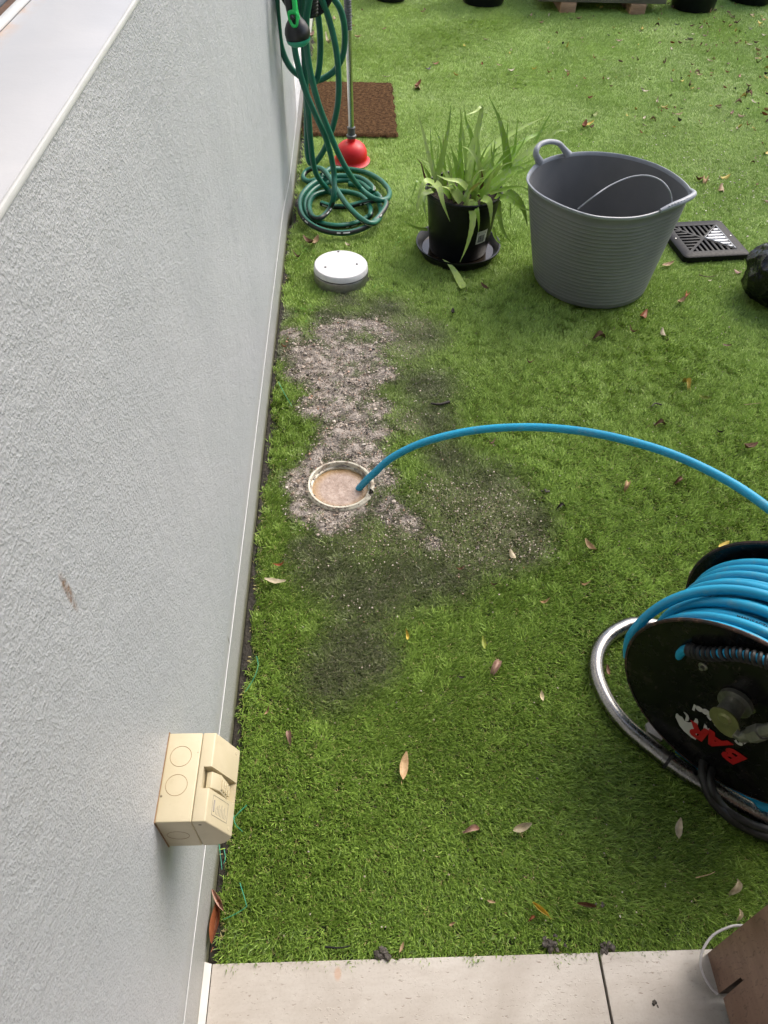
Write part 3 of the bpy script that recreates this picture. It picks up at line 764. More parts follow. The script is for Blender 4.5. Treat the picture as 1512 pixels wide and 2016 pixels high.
# round grey-white cap on a steel collar
cap = empty('inspection_point', (CAP.x, CAP.y, 0))
tag(cap, 'round grey white drain cap with three screw holes on a short steel collar', 'drain cap')
b = MB(); b.lathe([(0.098, -0.03), (0.1015, 0.029), (0.1, 0.0315), (0.095, 0.0315), (0.093, 0.028)], (CAP.x, CAP.y, 0), 72); b.build('collar', M['cap_steel'], cap)
b = MB(); b.lathe([(0.0, 0.0585), (0.085, 0.0585), (0.0955, 0.0565), (0.0985, 0.053), (0.1005, 0.036), (0.097, 0.034), (0.0, 0.034)], (CAP.x, CAP.y, 0), 72)
lid = b.build('lid', M['cap_white'], cap)
for q in ((666, 495.5), (640.5, 526), (702.5, 520)):
    p = P(q[0], q[1], z=0.0587); b = MB(); b.lathe([(0.0, 0.0), (0.003, 0.0), (0.0042, 0.0006), (0.0042, -0.0003)], (p.x, p.y, 0.0588), 12); b.build('screw_hole', M['hole'], lid)

# ------------------------------------------------------------------ SWITCH BOX on the wall
y0, y1 = 0.337, 0.460
sb = empty('switch_box', (0, 0.4, 0.45))
tag(sb, 'yellowed cream plastic switch box fixed low on the grey wall', 'electrical box')
def prism_y(poly, ya, yb, bev=0.0035):
    bm = bmesh.new(); n = len(poly)
    A = [bm.verts.new((x, ya, z)) for x, z in poly]; B = [bm.verts.new((x, yb, z)) for x, z in poly]
    bm.faces.new(list(reversed(A))); bm.faces.new(B)
    for i in range(n): bm.faces.new((A[i], A[(i + 1) % n], B[(i + 1) % n], B[i]))
    bmesh.ops.recalc_face_normals(bm, faces=bm.faces)
    if bev: bmesh.ops.bevel(bm, geom=[e for e in bm.edges if e.calc_face_angle(0) > 0.5], offset=bev, segments=3, affect='EDGES', profile=0.5)
    bm.verts.index_update(); r = ([v.co.copy() for v in bm.verts], [[v.index for v in f.verts] for f in bm.faces]); bm.free(); return r
ZT, ZB = 0.500, 0.402
b = MB(); b.add(*prism_y([(0.0005, ZB), (0.0005, ZT), (0.0475, ZT), (0.0475, ZB)], y0, y1, 0.0018)); b.build('back_box', M['box'], sb)
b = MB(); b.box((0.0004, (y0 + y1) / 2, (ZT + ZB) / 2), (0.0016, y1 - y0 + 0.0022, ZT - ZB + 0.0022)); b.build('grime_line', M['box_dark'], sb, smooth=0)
# front cover: slanted upper face, recess for the switch
cov = [(0.0481, ZB + 0.0003), (0.0481, ZT - 0.0003), (0.066, ZT), (0.0925, 0.4365), (0.089, 0.424), (0.080, 0.411), (0.068, ZB)]
ya, yb = 0.381, 0.411      # recess span
def slant(t, off=0.0):      # point on slanted face, t from top edge
    x = 0.066 + (0.0925 - 0.066) * t; z = ZT + (0.4365 - ZT) * t
    nx_, nz_ = 0.92, 0.385
    return (x - nx_ * off, z - nz_ * off)
b = MB(); b.add(*prism_y(cov, y0, y1, 0.0018)); cover = b.build('front_cover', M['box'], sb)
q0, q1, q2, q3 = slant(-0.06, -0.003), slant(0.03, 0.011), slant(0.93, 0.013), slant(1.0, -0.004)
b = MB(); b.add(*prism_y([(0.055, 0.52), (0.055, 0.4865), q2, q3, (0.12, 0.44), (0.12, 0.52)], ya, yb, 0.0)); cut = b.build('cutter', M['box'], smooth=0)
bo = cover.modifiers.new('recess', 'BOOLEAN'); bo.operation = 'DIFFERENCE'; bo.object = cut; bo.solver = 'EXACT'
bpy.context.view_layer.update()
nm_ = bpy.data.meshes.new_from_object(cover.evaluated_get(bpy.context.evaluated_depsgraph_get()))
cover.modifiers.clear(); cover.data = nm_; bpy.data.objects.remove(cut)
nm_.polygons.foreach_set('use_smooth', [True] * len(nm_.polygons)); nm_.set_sharp_from_angle(angle=R(30))
b = MB()      # switch rocker with grip ribs
b.add(*prism_y([slant(0.09, 0.0105), slant(0.11, 0.003), slant(0.35, -0.0015), slant(0.82, 0.0055), slant(0.84, 0.0125)], ya + 0.0035, yb - 0.004, 0.0009))
sw = b.build('rocker_switch', M['box'], sb)
for i in range(4):
    tt = 0.40 + i * 0.115; off = -0.0015 + 0.007 * (tt - 0.35) / 0.47
    b = MB(); b.add(*prism_y([slant(tt, off), slant(tt, off - 0.0028), slant(tt + 0.035, off - 0.0028), slant(tt + 0.05, off)], ya + 0.0065, yb - 0.009, 0.0004)); b.build('grip_rib', M['box'], sw)
for cyy in (0.431, 0.391):     # knock-outs on top
    b = MB(); b.tube([(0.0215 + 0.0145 * math.cos(a), cyy - 0.005 + 0.0145 * math.sin(a), ZT + 0.0001) for a in np.arange(0, 2 * PI, 0.2)], 0.00032, 5, closed=True)
    b.build('knockout_ring', M['box_dark'], sb)
b = MB(); b.tube([(0.022 + 0.015 * math.cos(a), y0 - 0.0001, 0.448 + 0.015 * math.sin(a)) for a in np.arange(0, 2 * PI, 0.2)], 0.0003, 5, closed=True); b.build('knockout_ring', M['box_dark'], sb)
# embossed rating plate with fine print
nrm = Vector((0.92, 0, 0.385)); dn = Vector((0.0265, 0, -0.0635)).normalized()
def sl3(t, y, h=0.0): q = slant(t); return Vector((q[0], y, q[1])) + nrm * h
b = MB()
for (ta, tb, yA, yB) in ((0.18, 0.75, 0.350, 0.351), (0.18, 0.75, 0.376, 0.377)): b.tube([sl3(ta, yA, .0002), sl3(tb, yA, .0002)], 0.0003, 4)
b.tube([sl3(0.18, 0.350, .0002), sl3(0.18, 0.376, .0002)], 0.0003, 4); b.tube([sl3(0.75, 0.350, .0002), sl3(0.75, 0.376, .0002)], 0.0003, 4)
for i in range(8):
    t_ = 0.32 + i * 0.052
    L = (0.009, 0.012, 0.014, 0.010, 0.016, 0.012, 0.015, 0.006)[i]
    b.tube([sl3(t_, 0.353, .0002), sl3(t_, 0.353 + L, .0002)], 0.0003, 4)
b.tube([sl3(0.235, 0.355, .0001), sl3(0.235, 0.370, .0001)], 0.0014, 6, rfun=None)
b.build('rating_print', M['box_print'], cover)
for yy in (0.452, 0.345):
    q = sl3(0.86, yy); b = MB(); b.lathe([(0.0, 0.0004), (0.0028, 0.0004), (0.0032, -0.0008)], q, 12, rot=nrm.to_track_quat('Z', 'Y').to_matrix()); b.build('cover_screw', M['box'], cover)
# ------------------------------------------------------------------ GARDEN HOSE, hanger and spray gun
def zp(x, y): return (520 + x / 4.2, y / 4.2)
HR = 0.0112
def hpath(lst):
    out = []
    for q in lst:
        X_, Y_ = zp(q[0], q[1]); kind, val = q[2]
        out.append(P(X_, Y_, y=val) if kind == 'y' else P(X_, Y_, z=val))
    return out
def yv(v): return ('y', v)
def zv(v): return ('z', v)
HY = 2.97
hose = empty('garden_hose', (0.22, 3.08, 0))
tag(hose, 'dark green garden hose hanging from its hanger and coiled on the turf by the wall', 'hose')
def strand(name, pts, per=10, closed=False, stripe=None, marks=True):
    sp_ = spline(pts, per, closed)
    st = stripe if stripe is not None else 4
    L = [0]
    for i in range(1, len(sp_)): L.append(L[-1] + (sp_[i] - sp_[i - 1]).length)
    def mf(i, k):
        if fine[i].z < 0.075 and k in (st, (st + 1) % 14, (st + 2) % 14):
            if marks and k == (st + 1) % 14 and (L[i] % 0.17) < 0.05 and int(L[i] / 0.012) % 3 != 0: return 2
            return 1
        return 0
    # resample finely so that the marks stay short
    fine = []
    for i in range(len(sp_) - 1):
        fine.append(sp_[i]); fine.append(sp_[i].lerp(sp_[i + 1], 0.5))
    fine.append(sp_[-1])
    L = [0]
    for i in range(1, len(fine)): L.append(L[-1] + (fine[i] - fine[i - 1]).length)
    b = MB(); b.tube(fine, HR, 14, mats=mf); return b.build(name, [M['green_hose'], M['hose_stripe'], M['hose_mark']], hose, smooth=80)
# upper loops over the hanger
strand('hose_loop', hpath([(330, -330, yv(2.9)), (160, -240, yv(2.93)), (105, -60, yv(2.95)), (112, 150, yv(2.97)), (140, 380, yv(2.99)), (205, 540, yv(3.0)), (290, 625, yv(3.02)), (380, 665, yv(3.05)), (480, 652, yv(3.07)), (590, 575, yv(3.07)), (655, 440, yv(3.06)), (665, 250, yv(3.03)), (630, 80, yv(3.0)), (540, -60, yv(2.97)), (430, -200, yv(2.94)), (330, -330, yv(2.92))]), stripe=0)
strand('hose_loop', hpath([(360, -260, yv(2.95)), (410, -60, yv(2.98)), (445, 120, yv(3.0)), (465, 350, yv(3.03)), (455, 560, yv(3.05)), (425, 675, yv(3.05)), (385, 620, yv(3.03)), (350, 480, yv(3.0)), (325, 250, yv(2.97)), (315, 0, yv(2.95)), (330, -260, yv(2.93))]), stripe=9, marks=False)
# long slack loop
strand('hose_loop', hpath([(400, -220, yv(2.92)), (470, -20, yv(2.95)), (530, 140, yv(2.98)), (590, 380, yv(3.0)), (615, 620, yv(3.02)), (610, 850, yv(3.04)), (565, 1060, yv(3.06)), (500, 1230, yv(3.08)), (430, 1335, yv(3.10)), (378, 1345, yv(3.10)), (355, 1250, yv(3.09)), (352, 1080, yv(3.07)), (350, 880, yv(3.05)), (340, 650, yv(3.02)), (330, 400, yv(2.99)), (325, 100, yv(2.96)), (345, -220, yv(2.93))]), stripe=9, marks=False)
# strand going down into the small left loop, over to the right
strand('hose_strand', hpath([(310, -200, yv(2.9)), (312, 100, yv(2.92)), (330, 420, yv(2.94)), (345, 720, yv(2.96)), (368, 960, yv(2.98)), (385, 1180, yv(3.0)), (408, 1360, yv(3.03)), (446, 1466, yv(3.08)), (520, 1560, zv(.035)), (610, 1640, zv(.012))]), stripe=9, marks=False)
strand('hose_strand', hpath([(620, 1395, zv(.02)), (540, 1400, zv(.03)), (440, 1478, zv(.028)), (370, 1500, zv(.02)), (325, 1472, zv(.02)), (345, 1420, zv(.03)), (410, 1390, zv(.045)), (480, 1400, zv(.055)), (540, 1465, zv(.055)), (600, 1570, zv(.05)), (690, 1700, zv(.05)), (790, 1800, zv(.055)), (870, 1845, zv(.05)), (930, 1830, zv(.04)), (965, 1760, zv(.03)), (950, 1680, zv(.02)), (900, 1600, zv(.012)), (820, 1545, zv(.012)), (700, 1520, zv(.012))]), stripe=2)
# strand that drops to the front of the coil
strand('hose_strand', hpath([(250, -150, yv(2.86)), (240, 120, yv(2.88)), (250, 370, yv(2.90)), (285, 560, yv(2.91)), (345, 760, yv(2.92)), (425, 950, yv(2.93)), (505, 1130, yv(2.95)), (555, 1300, yv(2.98)), (578, 1450, yv(2.98)), (578, 1600, yv(2.93)), (545, 1720, zv(.04)), (470, 1800, zv(.035)), (400, 1790, zv(.03)), (372, 1700, zv(.02)), (410, 1620, zv(.015)), (520, 1585, zv(.012)), (670, 1585, zv(.012)), (800, 1620, zv(.015)), (870, 1700, zv(.02)), (880, 1770, zv(.03)), (850, 1800, zv(.02)), (740, 1850, zv(.012)), (600, 1868, zv(.012)), (470, 1845, zv(.012)), (380, 1800, zv(.012)), (340, 1720, zv(.012)), (350, 1640, zv(.012)), (420, 1560, zv(.015)), (540, 1505, zv(.02)), (680, 1490, zv(.02)), (800, 1515, zv(.025)), (880, 1580, zv(.03))]), stripe=1)
# strand to the right of the coil and round the outside
strand('hose_strand', hpath([(400, -160, yv(2.80)), (372, 0, yv(2.81)), (350, 150, yv(2.82)), (346, 320, yv(2.83)), (368, 520, yv(2.85)), (405, 700, yv(2.87)), (460, 890, yv(2.90)), (535, 1080, yv(2.93)), (615, 1270, yv(2.96)), (700, 1430, yv(2.98)), (790, 1550, zv(.06)), (880, 1625, zv(.055)), (960, 1655, zv(.055)), (1025, 1635, zv(.045)), (1030, 1570, zv(.03)), (960, 1490, zv(.02)), (850, 1430, zv(.012)), (720, 1402, zv(.012)), (600, 1398, zv(.012))]), stripe=6)
strand('hose_strand', hpath([(900, 1590, zv(.025)), (890, 1540, zv(.035)), (800, 1475, zv(.035)), (680, 1455, zv(.035)), (540, 1465, zv(.035)), (410, 1515, zv(.033)), (320, 1600, zv(.03)), (292, 1690, zv(.03)), (320, 1790, zv(.03)), (410, 1870, zv(.028)), (540, 1918, zv(.025)), (680, 1925, zv(.025)), (800, 1895, zv(.03)), (900, 1840, zv(.04)), (980, 1750, zv(.045)), (1010, 1690, zv(.05)), (1000, 1660, zv(.05))]), stripe=1)
strand('hose_strand', hpath([(470, 1680, zv(.012)), (560, 1705, zv(.012)), (680, 1708, zv(.012)), (800, 1680, zv(.02)), (900, 1660, zv(.035)), (960, 1640, zv(.045)), (930, 1600, zv(.05))]), stripe=2)

hg = empty('hose_hanger', P(600, -10, y=2.9))
tag(hg, 'black ribbed plastic hose hanger on the wall at the top of the green hose', 'hose hanger')
hc = P(602, -22, y=2.93)
ry = Matrix.Rotation(R(90), 3, 'X')
b = MB(); b.lathe([(0.0, 0.0), (0.06, 0.0), (0.088, 0.006), (0.095, 0.016), (0.091, 0.020), (0.06, 0.008), (0.0, 0.006)], hc + Vector((0, 0.05, 0)), 40, rot=ry); b.build('flange', M['black_plastic'], hg)
b = MB()
for i in range(7): b.lathe([(0.018, -0.001), (0.0215, 0.0), (0.0215, 0.004), (0.018, 0.006)], P(614, 26 - i * 7, y=2.86) , 20)
b.tube([P(614, 30, y=2.86), P(614, -30, y=2.86)], 0.018, 16); b.build('ribbed_collar', M['black_plastic'], hg)
b = MB(); b.box((hc.x / 2 + 0.01, hc.y + 0.06, hc.z + 0.02), (hc.x + 0.0, 0.03, 0.06)); b.box((hc.x, hc.y + 0.02, hc.z), (0.04, 0.10, 0.04)); b.build('bracket', M['black_plastic'], hg)

gun = empty('spray_gun', P(590, 60, y=2.76))
tag(gun, 'black and bright green hose spray gun hanging nose down beside the wall', 'spray gun')
GY = 2.75
tipp = P(589, 86, y=GY); topp = P(581, 38, y=GY)
ax = (topp - tipp); al = ax.length; q = ax.to_track_quat('Z', 'Y').to_matrix()
b = MB(); b.lathe([(0.0, 0.0), (0.022, 0.0005), (0.034, 0.008), (0.0405, 0.022), (0.0415, 0.034), (0.038, 0.048), (0.030, 0.062), (0.020, 0.074), (0.014, 0.092), (0.013, 0.10), (0, 0.102)], tipp, 28, rot=q); b.build('spray_head', M['black_plastic'], gun)
b = MB(); b.lathe([(0.0, -0.004), (0.026, -0.004), (0.036, 0.004), (0.0395, 0.012), (0.040, 0.016), (0.036, 0.014)], tipp, 28, rot=q); b.build('face_ring', M['teal_plastic'], gun)
b = MB(); b.tube(spline([P(578, 40, y=GY), P(572, 12, y=GY - .005), P(566, -20, y=GY), P(560, -70, y=GY + .02)], 6), 0.0165, 14); b.build('handle', M['black_plastic'], gun)
fwd = Vector((0.02, -0.028, 0))
b = MB()
fr = [P(569, 24, y=GY - .03), P(571, 40, y=GY - .035), P(577, 51, y=GY - .036), P(584, 50, y=GY - .036), P(585, 38, y=GY - .035), P(582, 24, y=GY - .033)]
b.tube(spline(fr, 5, True), 0.0045, 8, closed=True)
b.tube(spline([P(570, 25, y=GY - .03), P(582, 24, y=GY - .03)], 3), 0.0065, 8)
b.tube(spline([P(581, 24, y=GY - .03), P(579, 0, y=GY - .025), P(575, -40, y=GY - .02)], 5), 0.0075, 8)
b.tube(spline([P(588, 38, y=GY - .012), P(583, 15, y=GY - .012), P(578, -40, y=GY - .012)], 5), 0.0055, 8)
b.build('trigger_frame', M['green_plastic'], gun)
b = MB(); b.lathe([(0, 0.004), (0.0065, 0.004), (0.008, 0.0), (0.008, -0.006)], P(575, 35, y=GY - .036), 14, rot=Matrix.Rotation(R(120), 3, 'X')); b.build('pivot_button', M['black_plastic'], gun)

# ------------------------------------------------------------------ PLUNGER
pc = P(692, 318); pc.z = 0
pl_ = empty('plunger', (pc.x, pc.y, 0))
tag(pl_, 'red rubber plunger with a chrome handle standing upright at the doormat', 'plunger')
b = MB(); n0 = 0.0
b.lathe([(0.05, 0.002), (0.084, 0.0), (0.086, 0.003), (0.071, 0.012), (0.071, 0.02), (0.0725, 0.034), (0.070, 0.052), (0.061, 0.070), (0.046, 0.083), (0.028, 0.090), (0.0185, 0.092), (0.0175, 0.108), (0, 0.108)], (pc.x, pc.y, 0), 44)
cup = b.build('rubber_cup', M['red_rubber'], pl_, smooth=60)
for v in cup.data.vertices:
    if v.co.z < 0.006 and math.hypot(v.co.x - pc.x, v.co.y - pc.y) > 0.06:
        a = math.atan2(v.co.y - pc.y, v.co.x - pc.x); v.co.z += 0.003 + 0.003 * math.sin(3 * a + 1)
b = MB(); b.lathe([(0.0, 0.106), (0.021, 0.106), (0.0225, 0.110), (0.0225, 0.118), (0.017, 0.121), (0.0165, 0.142), (0.018, 0.146), (0.018, 0.152), (0.0, 0.153)], (pc.x, pc.y, 0), 28); b.build('socket', M['grey_plastic'], pl_)
tpt = P(686, 60, y=pc.y); dirv = (tpt - Vector((pc.x, pc.y, 0.15))).normalized()
base0 = Vector((pc.x, pc.y, 0.14))
b = MB(); b.tube([base0, base0 + dirv * 0.56], 0.0125, 20); b.build('handle', M['chrome'], pl_)
gs = P(687, 58, y=pc.y); g0 = (gs - base0).length
b = MB(); b.tube([base0 + dirv * (g0 + i * 0.002) for i in range(64)], 0.0155, 18, rfun=lambda t_: 1.0 - 0.10 * (math.sin(t_ * 64 * 0.002 / 0.0095 * 2 * PI) > 0.4)); b.build('grip', M['grey_plastic'], pl_)

# ------------------------------------------------------------------ DOORMAT
mc = [P(600, 165), P(771, 163), P(781, 271), P(592, 268)]
dm = empty('doormat', (0.245, 4.09, 0)); tag(dm, 'brown coir doormat lying on the turf behind the green hose', 'doormat')
b = MB(); nu, nv = 70, 100; vs = []; 
x0m, x1m, y0m, y1m = 0.022, 0.486, 3.735, 4.435
for iu in range(nu + 1):
    for iv in range(nv + 1):
        u, v = iu / nu, iv / nv
        ex = 0.004 * math.sin(v * 37) * (u in (0, 1)) + random.uniform(-.002, .002) * (u in (0, 1))
        ey = random.uniform(-.004, .004) * (v in (0, 1))
        ed = min(u * 0.464, (1 - u) * 0.464, v * 0.7, (1 - v) * 0.7)
        vs.append((x0m + u * (x1m - x0m) + ex, y0m + v * (y1m - y0m) + ey, 0.004 + 0.012 * min(1, ed / 0.01) + random.uniform(-.0018, .0018)))
b.add(vs, [(i * (nv + 1) + j, (i + 1) * (nv + 1) + j, (i + 1) * (nv + 1) + j + 1, i * (nv + 1) + j + 1) for i in range(nu) for j in range(nv)])
b.build('coir_pile', M['coir'], dm)
# loose fibres
fib = MB(); 
for i in range(2600):
    u, v = random.random(), random.random()
    if random.random() < 0.25: u = random.choice((0.0, 1.0))
    elif random.random() < 0.2: v = random.choice((0.0, 1.0))
    x, y = x0m + u * (x1m - x0m), y0m + v * (y1m - y0m)
    a = random.uniform(0, 6.28); l = random.uniform(.006, .014)
    p0 = Vector((x, y, 0.013)); p1 = p0 + Vector((math.cos(a) * l, math.sin(a) * l, random.uniform(-.002, .008)))
    sd_ = Vector((-math.sin(a), math.cos(a), 0)) * 0.0005
    fib.add([p0 - sd_, p0 + sd_, p1], [(0, 1, 2)])
tag(fib.build('coir_fibre', M['coir'], dm, smooth=0), kind='stuff')

# ------------------------------------------------------------------ ALOE in its pot
PC = Vector((0.676, 2.676, 0))
pot = empty('flower_pot', PC); tag(pot, 'black plastic flower pot holding the aloe, with a white barcode sticker', 'plant pot')
b = MB(); b.lathe([(0.0, 0.014), (0.108, 0.014), (0.112, 0.02), (0.136, 0.235), (0.142, 0.237), (0.144, 0.241), (0.144, 0.252), (0.141, 0.255), (0.137, 0.253), (0.134, 0.22), (0.13, 0.215), (0.0, 0.215)], PC, 64)
b.build('pot_body', M['pot'], pot, smooth=40)
b = MB(); b.lathe([(0.0, 0.228), (0.08, 0.226), (0.1335, 0.221)], PC, 32); b.build('potting_soil', M['pot_soil'], pot)
# sticker wraps the pot
s0 = P(951, 468, y=2.57)
a0 = math.atan2(s0.y - PC.y, s0.x - PC.x)
def onpot(a, z, h=0.0008):
    r = 0.112 + (0.136 - 0.112) * (z - 0.02) / 0.215 + h
    return Vector((PC.x + r * math.cos(a), PC.y + r * math.sin(a), z))
sz = max(0.08, min(0.17, s0.z)); SR = sz
aw = 0.2
b = MB(); vs = [onpot(a0 - aw + 2 * aw * i / 6, sz + (0.026 if k else -0.026)) for i in range(7) for k in (0, 1)]
b.add(vs, [(2 * i, 2 * i + 2, 2 * i + 3, 2 * i + 1) for i in range(6)]); stk = b.build('barcode_sticker', M['cap_white'], pot)
b = MB(); xx = -0.14
while xx < 0.10:
    w_ = random.choice((.005, .009, .013)); 
    b.add([onpot(a0 + xx, sz - 0.020, .0012), onpot(a0 + xx + w_, sz - 0.020, .0012), onpot(a0 + xx + w_, sz + 0.008, .0012), onpot(a0 + xx, sz + 0.008, .0012)], [(0, 1, 2, 3)]); xx += w_ + random.choice((.007, .011))
for zz in (0.0135, 0.018): b.add([onpot(a0 - 0.16, sz + zz, .0012), onpot(a0 + 0.13, sz + zz, .0012), onpot(a0 + 0.13, sz + zz + .002, .0012), onpot(a0 - 0.16, sz + zz + .002, .0012)], [(0, 1, 2, 3)])
b.build('barcode', M['print_black'], stk, smooth=0)
sau = empty('pot_saucer', (PC.x, PC.y, 0)); tag(sau, 'round black saucer with a little water under the aloe pot', 'saucer')
b = MB(); b.lathe([(0.0, 0.004), (0.135, 0.004), (0.150, 0.030), (0.160, 0.040), (0.165, 0.040), (0.165, 0.035), (0.158, 0.030), (0.141, -0.004), (0.0, -0.004)], PC, 64); b.build('dish', M['pot'], sau)
b = MB(); b.lathe([(0.0, 0.0135), (0.1395, 0.0135)], PC, 48); b.build('water', M['water'], sau)

def zq(x, y): return (780 + x / 3.78, 150 + y / 3.78)
aloe = empty('aloe_plant', (PC.x, PC.y, 0.22)); tag(aloe, 'overgrown aloe with long spiky leaves spilling over the black pot', 'plant')
def aloe_leaf(pts, wd, mat, parent, name='leaf', th=0.32):
    sp_ = spline(pts, 6); n = len(sp_)
    b = MB(); vs = []
    outw = Vector((sum(p.x for p in sp_) / n - PC.x, sum(p.y for p in sp_) / n - PC.y, 0)) 
    for i, p in enumerate(sp_):
        f = i / (n - 1)
        t_ = (sp_[min(i + 1, n - 1)] - sp_[max(i - 1, 0)]).normalized()
        up = Vector((-0.25, -0.6, 0.75)) + Vector((0, 0, 0))
        side = t_.cross(up)
        if side.length < 0.05: side = Vector((1, 0, 0))
        side.normalize(); nn = side.cross(t_).normalized()
        ww = wd * (0.95 - 0.1 * f) * max(0.03, (1 - f ** 1.3)) * (0.8 + 0.2 * min(1, f * 4))
        tooth = 1.0 + (0.08 if i % 2 else -0.03)
        vs += [p + side * ww * tooth, p + side * ww * 0.5 - nn * ww * th * 1.5, p - nn * ww * th * 1.9, p - side * ww * 0.5 - nn * ww * th * 1.5, p - side * ww * tooth, p - nn * ww * 0.25]
    k = 6
    fs = [(i * k + j, i * k + (j + 1) % k, (i + 1) * k + (j + 1) % k, (i + 1) * k + j) for i in range(n - 1) for j in range(k)]
    fs += [tuple(range(k)), tuple((n - 1) * k + j for j in reversed(range(k)))]
    b.add(vs, fs)
    return b.build(name, mat, parent, smooth=60)
LV = [  # points in the enlarged photograph with a depth each, width in photo px
    ([(290, 770, 0), (235, 560, .03), (190, 380, .05), (150, 245, .06)], 22, 1), ([(295, 780, 0), (345, 600, .0), (385, 400, .0), (412, 200, .01)], 40, 0),
    ([(500, 840, 0), (480, 620, .03), (478, 420, .05), (490, 265, .06)], 30, 0), ([(540, 850, .02), (515, 600, .06), (490, 380, .08), (470, 195, .09)], 24, 1),
    ([(600, 720, .05), (560, 450, .10), (520, 330, .11), (509, 215, .12)], 28, 0), ([(545, 700, .03), (575, 520, .08), (610, 380, .11), (636, 232, .12), (590, 262, .10), (515, 290, .08)], 42, 1),
    ([(840, 700, .03), (815, 520, .03), (770, 330, .03), (688, 145, .03)], 46, 0), ([(640, 590, .08), (760, 490, .12), (900, 400, .15), (1110, 300, .18)], 50, 1),
    ([(1030, 500, .08), (1070, 420, .1), (1120, 330, .12), (1185, 212, .14)], 18, 0), ([(830, 600, .06), (950, 480, .10), (1060, 420, .13), (1158, 350, .14)], 34, 0),
    ([(830, 700, .03), (970, 580, .05), (1090, 490, .07), (1190, 412, .08), (1265, 405, .08)], 48, 1), ([(690, 850, 0), (800, 760, .0), (900, 660, .02), (1000, 570, .04)], 60, 0),
    ([(700, 870, -.05), (840, 830, -.07), (950, 830, -.09), (1030, 892, -.1)], 24, 0), ([(740, 890, -.05), (830, 910, -.1), (930, 975, -.12), (1042, 1018, -.12)], 38, 0),
    ([(820, 860, -.0), (900, 920, -.02), (950, 1000, -.03), (978, 1120, -.03)], 60, 0), ([(760, 930, -.02), (770, 1060, -.06), (810, 1180, -.09), (885, 1268, -.11)], 34, 0),
    ([(560, 930, -.12), (570, 1080, -.16), (530, 1250, -.16), (474, 1385, -.155)], 42, 1), ([(640, 905, -.12), (690, 930, -.145), (705, 1020, -.155), (700, 1120, -.15)], 42, 1),
    ([(585, 930, -.12), (605, 1010, -.15), (615, 1090, -.155), (611, 1168, -.15)], 26, 0), ([(285, 790, -.08), (320, 830, -.12), (350, 950, -.15), (400, 1082, -.155)], 42, 1),
    ([(290, 795, -.05), (220, 780, -.08), (175, 870, -.10), (145, 1012, -.11)], 38, 1), ([(270, 850, -.05), (200, 880, -.08), (170, 950, -.1), (152, 1042, -.11)], 34, 1),
    ([(235, 1140, .0), (170, 1135, -.02), (100, 1105, -.03), (45, 1066, -.03)], 22, 0), ([(220, 880, -.02), (205, 930, -.05), (210, 990, -.06), (230, 1060, -.07)], 20, 0),
    ([(470, 800, -.02), (460, 700, -.02), (430, 600, -.01), (398, 500, 0)], 40, 0), ([(490, 930, -.08), (440, 860, -.07), (400, 780, -.05), (372, 690, -.03)], 56, 1),
    ([(500, 935, -.09), (550, 830, -.08), (600, 740, -.06), (652, 658, -.05)], 32, 0), ([(560, 880, -.08), (650, 760, -.06), (750, 660, -.04), (855, 570, -.02)], 26, 0),
    ([(640, 880, -.07), (690, 740, -.05), (720, 600, -.03), (740, 450, -.02)], 32, 0), ([(850, 640, .05), (880, 540, .07), (895, 420, .09), (906, 298, .1)], 20, 0),
    ([(800, 700, .03), (815, 580, .04), (825, 450, .05), (832, 318, .06)], 26, 0), ([(620, 890, -.08), (720, 800, -.08), (860, 700, -.07), (935, 688, -.08), (955, 710, -.085)], 54, 0),
    ([(860, 700, -.01), (960, 655, -.01), (1050, 610, -.01), (1132, 573, -.01)], 22, 0), ([(900, 720, -.02), (980, 690, -.03), (1050, 650, -.03), (1112, 608, -.03)], 24, 0),
    ([(545, 860, -.1), (585, 820, -.11), (615, 800, -.115), (645, 788, -.12)], 24, 2), ([(300, 760, .02), (270, 620, .05), (258, 480, .07), (254, 365, .08)], 16, 0),
    ([(310, 750, .02), (305, 640, .03), (312, 560, .04), (318, 465, .05)], 12, 0), ([(640, 760, -.05), (610, 640, -.06), (550, 550, -.06), (490, 520, -.06)], 30, 1),
    ([(530, 830, -.1), (470, 780, -.105), (380, 765, -.11), (300, 735, -.11)], 34, 1), ([(210, 820, -.03), (160, 780, -.06), (130, 860, -.08), (100, 945, -.09)], 18, 0),
    ([(850, 930, -.03), (850, 1000, -.05), (855, 1060, -.06), (872, 1092, -.06)], 10, 0), ([(720, 1120, -.02), (735, 1190, -.05), (770, 1240, -.07), (830, 1272, -.08)], 20, 0),
    ([(600, 700, .03), (615, 580, .06), (605, 450, .08), (585, 320, .1)], 24, 1), ([(540, 780, .0), (560, 640, .02), (575, 560, .04), (590, 480, .05)], 30, 1),
    ([(225, 790, -.02), (205, 720, -.03), (185, 650, -.03), (150, 605, -.02)], 12, 3), ([(340, 720, .03), (345, 600, .05), (350, 480, .06), (348, 395, .06)], 6, 3),
    ([(700, 860, .0), (720, 720, .03), (712, 600, .04), (704, 475, .05)], 26, 0), ([(760, 800, .0), (850, 640, .04), (930, 520, .07), (975, 420, .09)], 24, 0),
    ([(650, 850, 0.02), (660, 700, .04), (700, 560, .07), (800, 470, .1)], 60, 1), ([(420, 760, .04), (470, 640, .07), (520, 560, .1), (560, 470, .12)], 40, 0),
    ([(620, 900, -.06), (640, 800, -.06), (640, 740, -.06), (632, 695, -.06)], 20, 3), ([(470, 900, -.02), (480, 750, 0), (470, 600, .02), (440, 520, .03)], 34, 0)]
for pts, wd, mi in LV:
    q_ = []
    for (x, y, dy) in pts: a_, b_ = zq(x, y); q_.append(P(a_, b_, y=PC.y + dy))
    wm = wd / 3.78 / 2 / F * 2.95
    aloe_leaf(q_, wm * 1.4, AM[mi], aloe)
r5 = random.Random(4)
